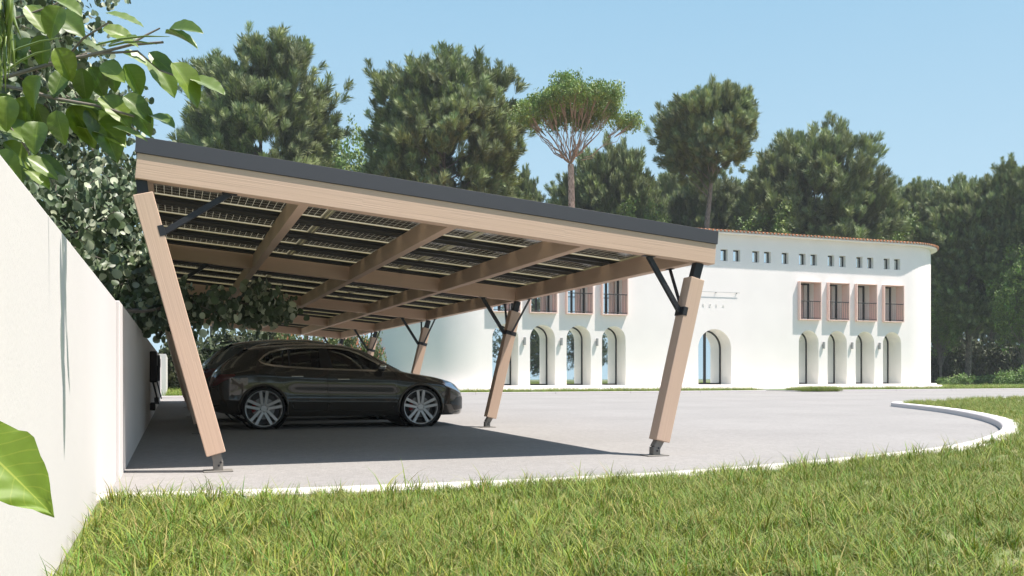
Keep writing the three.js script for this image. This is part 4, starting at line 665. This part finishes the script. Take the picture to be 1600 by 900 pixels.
  ref.name = numbered('lawn_tree'); scene.add(ref); ref.position.set(39.5, 0.05, 6); ref.userData = { label: 'broad tree out on the lawn, mirrored in the left arched doors', category: 'tree', group: 'trees on the lawn' };
  ['first', 'second', 'third', 'fourth', 'fifth', 'sixth', 'seventh', 'eighth'].forEach((w, i) => { const c = ref.clone(); c.name = numbered('lawn_tree'); c.position.set(-24 + i * 8, 0.05, 38 + (i * 5 % 7)); c.rotation.y = i * 1.9; c.scale.set(1.15, 1.05 + 0.1 * (i % 3), 1.15); c.userData = { label: `tree behind the viewer, mirrored dark in the car’s side, ${w} from the west end`, category: 'tree', group: 'tree row behind the viewer' }; scene.add(c); });
  const ref2 = ref.clone(); ref2.name = numbered('lawn_tree'); ref2.position.set(48.5, 0.05, 9); ref2.scale.set(0.7, 0.72, 0.7); ref2.userData = { label: 'smaller tree out on the lawn, mirrored in the third and fourth arched door', category: 'tree', group: 'trees on the lawn' }; scene.add(ref2);
}
// undergrowth and hedges
{
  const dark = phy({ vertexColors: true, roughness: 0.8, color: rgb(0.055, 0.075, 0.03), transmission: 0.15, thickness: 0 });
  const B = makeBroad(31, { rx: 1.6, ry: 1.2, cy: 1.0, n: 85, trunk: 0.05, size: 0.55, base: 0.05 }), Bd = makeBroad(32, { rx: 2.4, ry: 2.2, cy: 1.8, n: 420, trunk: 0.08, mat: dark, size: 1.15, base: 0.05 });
  [[1474, 590, 26, 70, 'leafy light green shrub at the foot of the villa’s right end'], [1502, 584, 36, 72, 'leafy light green shrub, second from the villa’s right end'], [1540, 586, 44, 74, 'leafy light green shrub in the middle of the row right of the villa'], [1570, 580, 36, 70, 'leafy light green shrub, second from the right picture edge'], [1602, 574, 42, 70, 'leafy light green shrub at the right picture edge']].forEach(([u, t, w, d, l], i) => plant(B, 'shrub', l, 'shrub', 'light green shrubs right of the villa', u, t, w, d, i));
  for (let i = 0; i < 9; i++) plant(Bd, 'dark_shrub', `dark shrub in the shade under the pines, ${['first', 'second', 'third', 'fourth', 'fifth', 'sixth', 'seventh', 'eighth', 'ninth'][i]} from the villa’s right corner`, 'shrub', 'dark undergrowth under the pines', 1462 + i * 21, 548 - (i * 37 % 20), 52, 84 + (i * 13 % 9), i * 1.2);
  // hedge with orange-red flowers behind the far end of the carport
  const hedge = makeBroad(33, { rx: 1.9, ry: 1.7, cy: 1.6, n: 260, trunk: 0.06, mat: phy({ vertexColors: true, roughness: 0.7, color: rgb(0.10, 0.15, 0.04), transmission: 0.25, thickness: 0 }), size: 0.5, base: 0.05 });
  { const r = rng(5), f = leafClump(340, 12, 0.09, 0.05), l = []; for (let i = 0; i < 120; i++) { const a = r() * 6.283, u = r() * 1.6 - 0.6, s = Math.sqrt(Math.max(0, 1 - u * u)); l.push([V(Math.cos(a) * s * 1.8, 1.6 + u * 1.7, Math.sin(a) * s * 1.8), V(0, 1, 0), 1, rgb(1, 0.7 + 0.5 * r(), 1), r() * 6]); } hedge.add(instanced(f, std({ vertexColors: true, color: rgb(0.5, 0.16, 0.07), roughness: 0.7 }), l, 'flowers')); }
  [[450, 512, 60, 40, 'left of the row'], [492, 515, 60, 41.5, 'second of the row'], [535, 512, 62, 42, 'third of the row'], [575, 514, 58, 43, 'last, beside the villa’s curved end']].forEach(([u, t, w, d, l], i) => plant(hedge, 'flowering_shrub', `green shrub with orange flowers over the black car’s roof, ${l}`, 'shrub', 'flowering shrubs beyond the carport', u, t, w, d, i));
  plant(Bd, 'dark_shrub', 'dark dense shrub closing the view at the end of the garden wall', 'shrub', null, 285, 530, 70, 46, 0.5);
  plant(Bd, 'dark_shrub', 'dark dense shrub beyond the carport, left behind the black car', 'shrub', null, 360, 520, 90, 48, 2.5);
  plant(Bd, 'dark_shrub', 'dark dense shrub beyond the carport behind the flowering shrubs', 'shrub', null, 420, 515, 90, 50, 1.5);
}

// ---------------------------------------------------------------- leafy trees behind the garden wall
const roundLeaf = (() => { const pos = [], idx = [], n = 10; const P = []; for (let i = 0; i < n; i++) { const t = i / n * 2 * Math.PI, w = 0.44 * Math.sin(t) * (1 - 0.12 * Math.cos(t)), y = 0.5 - 0.5 * Math.cos(t); P.push([w, y, Math.abs(w) * 0.28 + 0.10 * y * y]); } pos.push(0, 0.45, 0.01); P.forEach((p) => pos.push(...p)); for (let i = 0; i < n; i++) idx.push(0, 1 + i, 1 + (i + 1) % n); const g = new THREE.BufferGeometry(); g.setAttribute('position', new THREE.Float32BufferAttribute(pos, 3)); g.setIndex(idx); g.computeVertexNormals(); return g; })();
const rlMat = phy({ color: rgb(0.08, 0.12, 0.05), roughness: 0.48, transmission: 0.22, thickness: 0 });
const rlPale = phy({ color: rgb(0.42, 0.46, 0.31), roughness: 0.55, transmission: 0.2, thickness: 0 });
function leafyTree(name, label, seed, base, blobs, nLeaf, size, singles, skip, limbTo = []) {
  const r = rng(seed), t = thing(name, label, 'tree', base, 0, 'leafy trees behind the garden wall'), O = V(...base), limbs = [], L = [];
  const H = Math.max(...blobs.map((b) => b[1])), tp = [0, 1, 2, 3, 4, 5].map((i) => V((r() - 0.5) * 0.3 * (i ? 1 : 0), H * 0.8 * i / 5, (r() - 0.5) * 0.3 * (i ? 1 : 0)));
  const tot = blobs.reduce((s, b) => s + b[6], 0);
  for (const [cx, cy, cz, rx, ry, rz, wgt] of blobs) {
    const c = V(cx, cy, cz).sub(O), hub = tp[clamp(Math.round((cy - 0.8) / (H * 0.8) * 5), 1, 5)];
    limbs.push(taper(pathTo(r, hub, c, 6, 0.25, 0.15), [0, 1, 2, 3, 4, 5, 6].map((k) => 0.05 - 0.006 * k), 6));
    const tw = []; for (let i = 0; i < 26 * wgt; i++) { const u = r() * 2 - 1, a = r() * 6.283, s = Math.sqrt(1 - u * u), k = 0.5 + 0.5 * r(); const e = c.clone().add(V(s * Math.cos(a) * rx, u * ry, s * Math.sin(a) * rz).multiplyScalar(k)); if (skip && skip(e.clone().add(O))) continue; const p = pathTo(r, c.clone().lerp(e, 0.12), e, 6, 0.16, 0.08); tw.push(p); limbs.push(taper(p, [0, 1, 2, 3, 4, 5, 6].map((k2) => 0.013 - 0.0016 * k2), 4)); }
    const n = Math.round(nLeaf * wgt / tot);
    for (let i = 0; i < n; i++) {
      const p = tw[Math.floor(r() * tw.length)], q = Math.pow(r(), 0.7) * 5.99, k = Math.floor(q), at0 = p[k].clone().lerp(p[k + 1], q - k).add(V(r() - 0.5, r() - 0.6, r() - 0.5).multiplyScalar(0.34)), w = at0.clone().add(O);
      if (skip && skip(w)) continue;
      const d = V(r() - 0.5, -0.55 + 0.7 * (r() - 0.5), r() - 0.5).normalize(); L.push({ p: at0, w, d, s: size * (0.65 + 0.6 * r()), tw: r() * 6.283, pale: r() < 0.24, c: 0.7 + 0.6 * r() });
    }
  }
  part('trunk', [taper(tp, tp.map((_, i) => 0.14 - 0.018 * i), 8), ...limbs], M.bark, t);
  // the nearest leaves in view are meshes of their own
  const seen = (w) => { const x = w.x * Math.cos(YAW) + w.z * Math.sin(YAW), d = w.x * Math.sin(YAW) - w.z * Math.cos(YAW); return d > 0.5 && Math.abs(x / d) < 0.57 && (w.y - EYE) / d < 0.42; };
  L.forEach((l) => { l.k = seen(l.w) ? l.s / l.w.length() : 0; }); L.sort((a, b) => b.k - a.k);
  const q = new THREE.Quaternion(), q2 = new THREE.Quaternion();
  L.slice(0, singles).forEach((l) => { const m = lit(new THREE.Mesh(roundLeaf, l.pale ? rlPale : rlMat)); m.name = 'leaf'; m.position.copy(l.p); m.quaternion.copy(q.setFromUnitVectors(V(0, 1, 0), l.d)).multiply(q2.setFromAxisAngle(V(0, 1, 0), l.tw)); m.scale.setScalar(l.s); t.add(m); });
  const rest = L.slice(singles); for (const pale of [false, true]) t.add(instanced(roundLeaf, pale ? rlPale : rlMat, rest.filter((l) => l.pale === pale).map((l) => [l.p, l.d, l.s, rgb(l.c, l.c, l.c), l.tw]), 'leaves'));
  return t;
}
const noRoof = (w) => (w.x > -0.42 && w.z < -8.9 && w.z > -33.2 && w.y > bY(w.x) - 0.06 && w.y < bY(w.x) + 0.45) || (w.x > -0.80 && w.y < 1.62 && w.x < -0.36) || (w.z < -15.4 && w.x > 0.4 && w.y < 1.55) || w.y < 0.4;
leafyTree('leafy_tree', 'dense round-leaved tree leaning over the garden wall, one branch under the carport roof', 41, [-2.9, 0, -11.5], [[-1.9, 2.6, -9.6, 1.1, 1.3, 1.6, 1.5], [-2.2, 4.6, -10.5, 1.4, 1.6, 1.8, 2.0], [-1.5, 2.5, -12.6, 1.0, 1.4, 1.8, 1.5], [-1.7, 4.6, -13, 1.2, 1.6, 1.8, 1.6], [-2.3, 6.8, -12, 1.5, 1.4, 1.6, 1.3], [-0.85, 2.4, -15.6, 0.65, 0.95, 1.8, 1.8], [-0.95, 3.5, -15.6, 0.65, 1.0, 1.8, 1.6], [-0.8, 2.5, -18.5, 0.5, 1.0, 1.6, 1.2], [-1.15, 1.9, -11.4, 0.6, 0.7, 1.6, 0.8], [0.1, 1.86, -13.0, 0.75, 0.46, 0.8, 0.5], [1.1, 1.93, -13.8, 0.9, 0.36, 0.7, 0.5], [-0.5, 1.7, -14.2, 0.5, 0.5, 1.0, 0.4]], 20000, 0.105, 300, noRoof);
leafyTree('leafy_tree', 'taller round-leaved tree behind the first one, its pale leaves above the carport roof', 42, [-2.6, 0, -18], [[-2.4, 3.6, -17, 1.6, 1.8, 1.8, 1.6], [-1.8, 5.6, -18, 1.7, 1.7, 2.0, 2], [-0.9, 4.7, -20, 1.8, 1.4, 1.8, 1.6], [-2.2, 7.6, -18, 1.6, 1.3, 1.8, 1.2], [-1.6, 2.6, -21, 1.0, 1.5, 2.2, 1.2], [-1.05, 3.3, -21.5, 0.8, 1.4, 2.0, 1.4], [-3.0, 6, -22, 2, 2, 2, 1.4]], 12500, 0.115, 0, noRoof);
leafyTree('leafy_tree', 'farthest round-leaved tree behind the garden wall, seen dark past the left posts', 43, [-3.2, 0, -27], [[-2.4, 2.6, -25, 1.5, 1.7, 2.5, 1.5], [-2.6, 5, -26, 2, 2, 2.5, 1.6], [-1.3, 4.0, -27, 1.0, 1.6, 2.2, 1.3], [-1.6, 2.4, -30, 1.2, 1.6, 2.5, 1.3], [-3, 4, -31, 2, 2.5, 2.5, 1.4]], 7000, 0.15, 0, noRoof);

// ---------------------------------------------------------------- foreground branch over the wall, and one near leaf
function bigLeaf(seed, len, wid, fold, curl, wav = 0) { // along +y, upper side +z
  const r = rng(seed), pos = [], uv = [], idx = [], nu = 8, nv = 14, tw = (r() - 0.5) * 0.5;
  for (let j = 0; j <= nv; j++) for (let i = 0; i <= nu; i++) {
    const t = j / nv, s = i / nu * 2 - 1, w = wid * 0.5 * Math.pow(Math.sin(Math.PI * Math.pow(t, 0.82)), 0.75) * (1 - 0.12 * t) * (1 + wav * (0.5 * Math.sin(t * 19 + i) - 5 * t * t * t)) * (t > 0.999 || t < 0.001 ? 0 : 1), x = s * w, z = Math.abs(s) * w * fold - curl * len * t * t + (0.012 + 0.2 * wav) * len * Math.sin(t * 26 + Math.abs(s) * 4) * Math.abs(s) + tw * x * t;
    pos.push(x, t * len, z); uv.push(i / nu, t);
  }
  for (let j = 0; j < nv; j++) for (let i = 0; i < nu; i++) { const a = j * (nu + 1) + i, b = a + nu + 1; idx.push(a, a + 1, b, b, a + 1, b + 1); }
  const g = new THREE.BufferGeometry(); g.setAttribute('position', new THREE.Float32BufferAttribute(pos, 3)); g.setAttribute('uv', new THREE.Float32BufferAttribute(uv, 2)); g.setIndex(idx); g.computeVertexNormals(); return g;
}
const veinTex = (a, b) => tex(256, (u, v) => { const s = Math.abs(u - 0.5) * 2, k = (v * 9 - s * 1.6), f = Math.abs(k - Math.round(k)), mid = s < 0.03 ? 1 : 0, vein = Math.max(mid, clamp(1 - f / 0.06, 0, 1) * 0.6) , n = 0.85 + 0.3 * fbm(nA, u, v, 6, 3); return [0, 1, 2].map((q) => lerp(a[q], b[q], vein) * n); });
const leafMats = [[[0.125, 0.20, 0.016], [0.20, 0.28, 0.045]], [[0.17, 0.25, 0.02], [0.25, 0.33, 0.055]], [[0.095, 0.16, 0.014], [0.17, 0.235, 0.04]]].map(([a, b]) => phy({ map: veinTex(a, b), roughness: 0.42, transmission: 0.38, thickness: 0 }));
function setLeaf(m, p, tip, face) { // base at p, pointing to tip, upper side turned to `face`
  const y = tip.clone().sub(p).normalize(), x = V(0, 0, 0).crossVectors(y, face).normalize(), z = V(0, 0, 0).crossVectors(x, y).normalize(); m.quaternion.setFromRotationMatrix(new THREE.Matrix4().makeBasis(x, y, z)); m.position.copy(p);
}
{
  const D = 4.1, t = thing('leafy_branch', 'branch with large green leaves reaching in from the upper left in front of the sky', 'branch', at(-60, 140, D).toArray()), O = t.position.clone(), r = rng(61);
  const L = (u, v, d = D) => at(u, v, d).sub(O);
  const stems = [[[-70, 140], [10, 120], [80, 100], [150, 84], [205, 70], [255, 66]], [[-70, 128], [0, 133], [40, 141], [90, 155], [150, 165], [210, 182]], [[100, 95], [130, 60], [170, 35]], [[150, 84], [215, 80], [250, 110], [300, 128]], [[-60, 150], [-10, 170], [30, 215], [60, 262]], [[-70, 60], [20, 30], [80, 10], [120, -10]], [[200, 71], [228, 55], [250, 44]]];
  stems.forEach((s, i) => part('stem', taper(s.map(([u, v], k) => L(u, v, D + 0.05 * Math.sin(k + i))), s.map((_, k) => (i < 2 ? 0.011 : 0.006) * (1 - 0.6 * k / s.length)), 7), M.bark, t));
  // base px, tip px, depth shift, face (0 toward the eye, 1 up)
  const list = [[165, 20, 225, 36, 0, .6], [160, 45, 216, 62, .1, .3], [262, 48, 312, 38, 0, .5], [258, 52, 306, 60, -.05, .9], [168, 56, 215, 68, -.1, .7], [110, 62, 172, 80, .1, .8], [70, 55, 62, 100, 0, .2], [85, 75, 100, 98, -.1, .3], [232, 82, 278, 118, -.05, .2], [236, 90, 276, 146, .05, .3], [268, 98, 318, 160, -.1, .5], [280, 115, 306, 138, .1, .3], [298, 120, 352, 142, 0, .8], [190, 82, 232, 98, 0, .5], [178, 92, 176, 130, .1, .1], [195, 100, 214, 130, 0, .3], [160, 98, 192, 124, -.1, .2], [128, 106, 132, 145, 0, .1], [140, 104, 160, 142, .1, .15], [62, 118, 45, 158, -.1, .3], [100, 110, 90, 132, 0, .5], [88, 172, 96, 215, -.15, .1], [110, 165, 152, 226, 0, .5], [140, 168, 192, 240, .05, .4], [95, 160, 165, 166, 0, .6], [160, 150, 204, 190, 0, .3], [192, 150, 240, 185, -.1, .2], [205, 165, 236, 205, .05, .4], [176, 198, 232, 216, -.1, .7], [235, 180, 262, 188, 0, .6], [40, 150, 36, 205, .1, .2], [10, 150, 8, 200, -.1, .2], [55, 160, 70, 200, .1, .3], [0, 190, 46, 216, 0, .5], [5, 222, 40, 250, 0, .3], [10, 232, 30, 285, .1, .2], [40, 245, 92, 278, -.1, .4], [38, 262, 74, 286, .1, .7], [50, 250, 90, 262, 0, .4], [-10, 240, 30, 272, -.1, .3], [40, 8, 70, 48, 0, .3], [35, 12, 68, 20, .1, .6], [85, 0, 122, 12, 0, .5], [95, 10, 78, 45, -.1, .3], [20, 60, 22, 78, 0, .4], [-10, 205, 25, 190, .1, .4], [120, 200, 165, 200, .05, .6], [118, 175, 150, 196, .1, .3], [215, 60, 165, 66, .1, .6], [50, 60, 20, 100, .1, .3], [20, 150, -15, 190, 0, .2], [60, 190, 50, 232, -.1, .15], [148, 190, 198, 226, .1, .5], [85, 20, 130, 50, .15, .4], [-20, 60, 40, 85, .1, .5]];
  const shapes = [0, 1, 2, 3].map((k) => bigLeaf(400 + k, 1, 0.60 + 0.06 * k, 0.25 + 0.08 * k, 0.10 + 0.07 * k));
  list.forEach(([u0, v0, u1, v1, dd, f], i) => {
    const a = L(u0, v0, D + dd), b = L(u1, v1, D + dd + (r() - 0.5) * 0.12), m = part('leaf', shapes[i % 4], leafMats[i % 3], t), len = a.distanceTo(b);
    setLeaf(m, a, b, V(-0.1 + (r() - 0.5) * 0.5, 0.25 + f, 0.9 - f * 0.6).normalize()); const s = Math.max(len, 0.15); m.scale.setScalar(s);
  });
  const t2 = thing('grass_spray', 'drooping spray of thin green blades at the top left corner', 'plant', at(4, -20, 3.2).toArray()), O2 = t2.position.clone();
  for (let i = 0; i < 16; i++) { const u = -6 + 26 * r(), e = u + (r() - 0.5) * 40, v = 60 + 85 * r(), pts = [0, 1, 2, 3, 4].map((k) => at(lerp(u, e, (k / 4) ** 2), lerp(-20, v, k / 4), 3.2 + 0.1 * r()).sub(O2)); part('blade', taper(pts, [0.005, 0.0075, 0.007, 0.005, 0.001], 4), leafMats[1], t2); }
  for (const [u0, v0, u1, v1] of [[0, 90, 95, 60], [10, 110, 80, 78], [150, 70, 265, 58], [170, 72, 245, 70]]) { const pts = [0, 1, 2, 3].map((k) => at(lerp(u0, u1, k / 3), lerp(v0, v1, k / 3) - 6 * Math.sin(k), 3.6).sub(O2)); part('blade', taper(pts, [0.004, 0.005, 0.004, 0.001], 4), leafMats[1], t2); }
  const near = thing('near_leaf', 'big bright green leaf close to the camera at the left edge', 'leaf', at(-70, 690, 1.5).toArray()), O3 = near.position.clone();
  const m = part('leaf_blade', bigLeaf(77, 0.20, 0.128, 0.30, 0.16, 0.09), phy({ map: veinTex([0.15, 0.245, 0.012], [0.30, 0.36, 0.04]), roughness: 0.6, transmission: 0.35, thickness: 0 }), near);
  setLeaf(m, at(-55, 672, 1.5).sub(O3), at(76, 790, 1.5).sub(O3), V(-0.1, 0.6, 0.78)); 
  part('stem', taper([at(-140, 640, 1.5), at(-90, 655, 1.5), at(-55, 672, 1.5)].map((p) => p.sub(O3)), [0.004, 0.003, 0.002], 6), M.bark, near);
}
scene.fog = new THREE.FogExp2(new THREE.Color(0.80, 0.84, 0.88), 0.0005);
renderer.render(scene, camera);
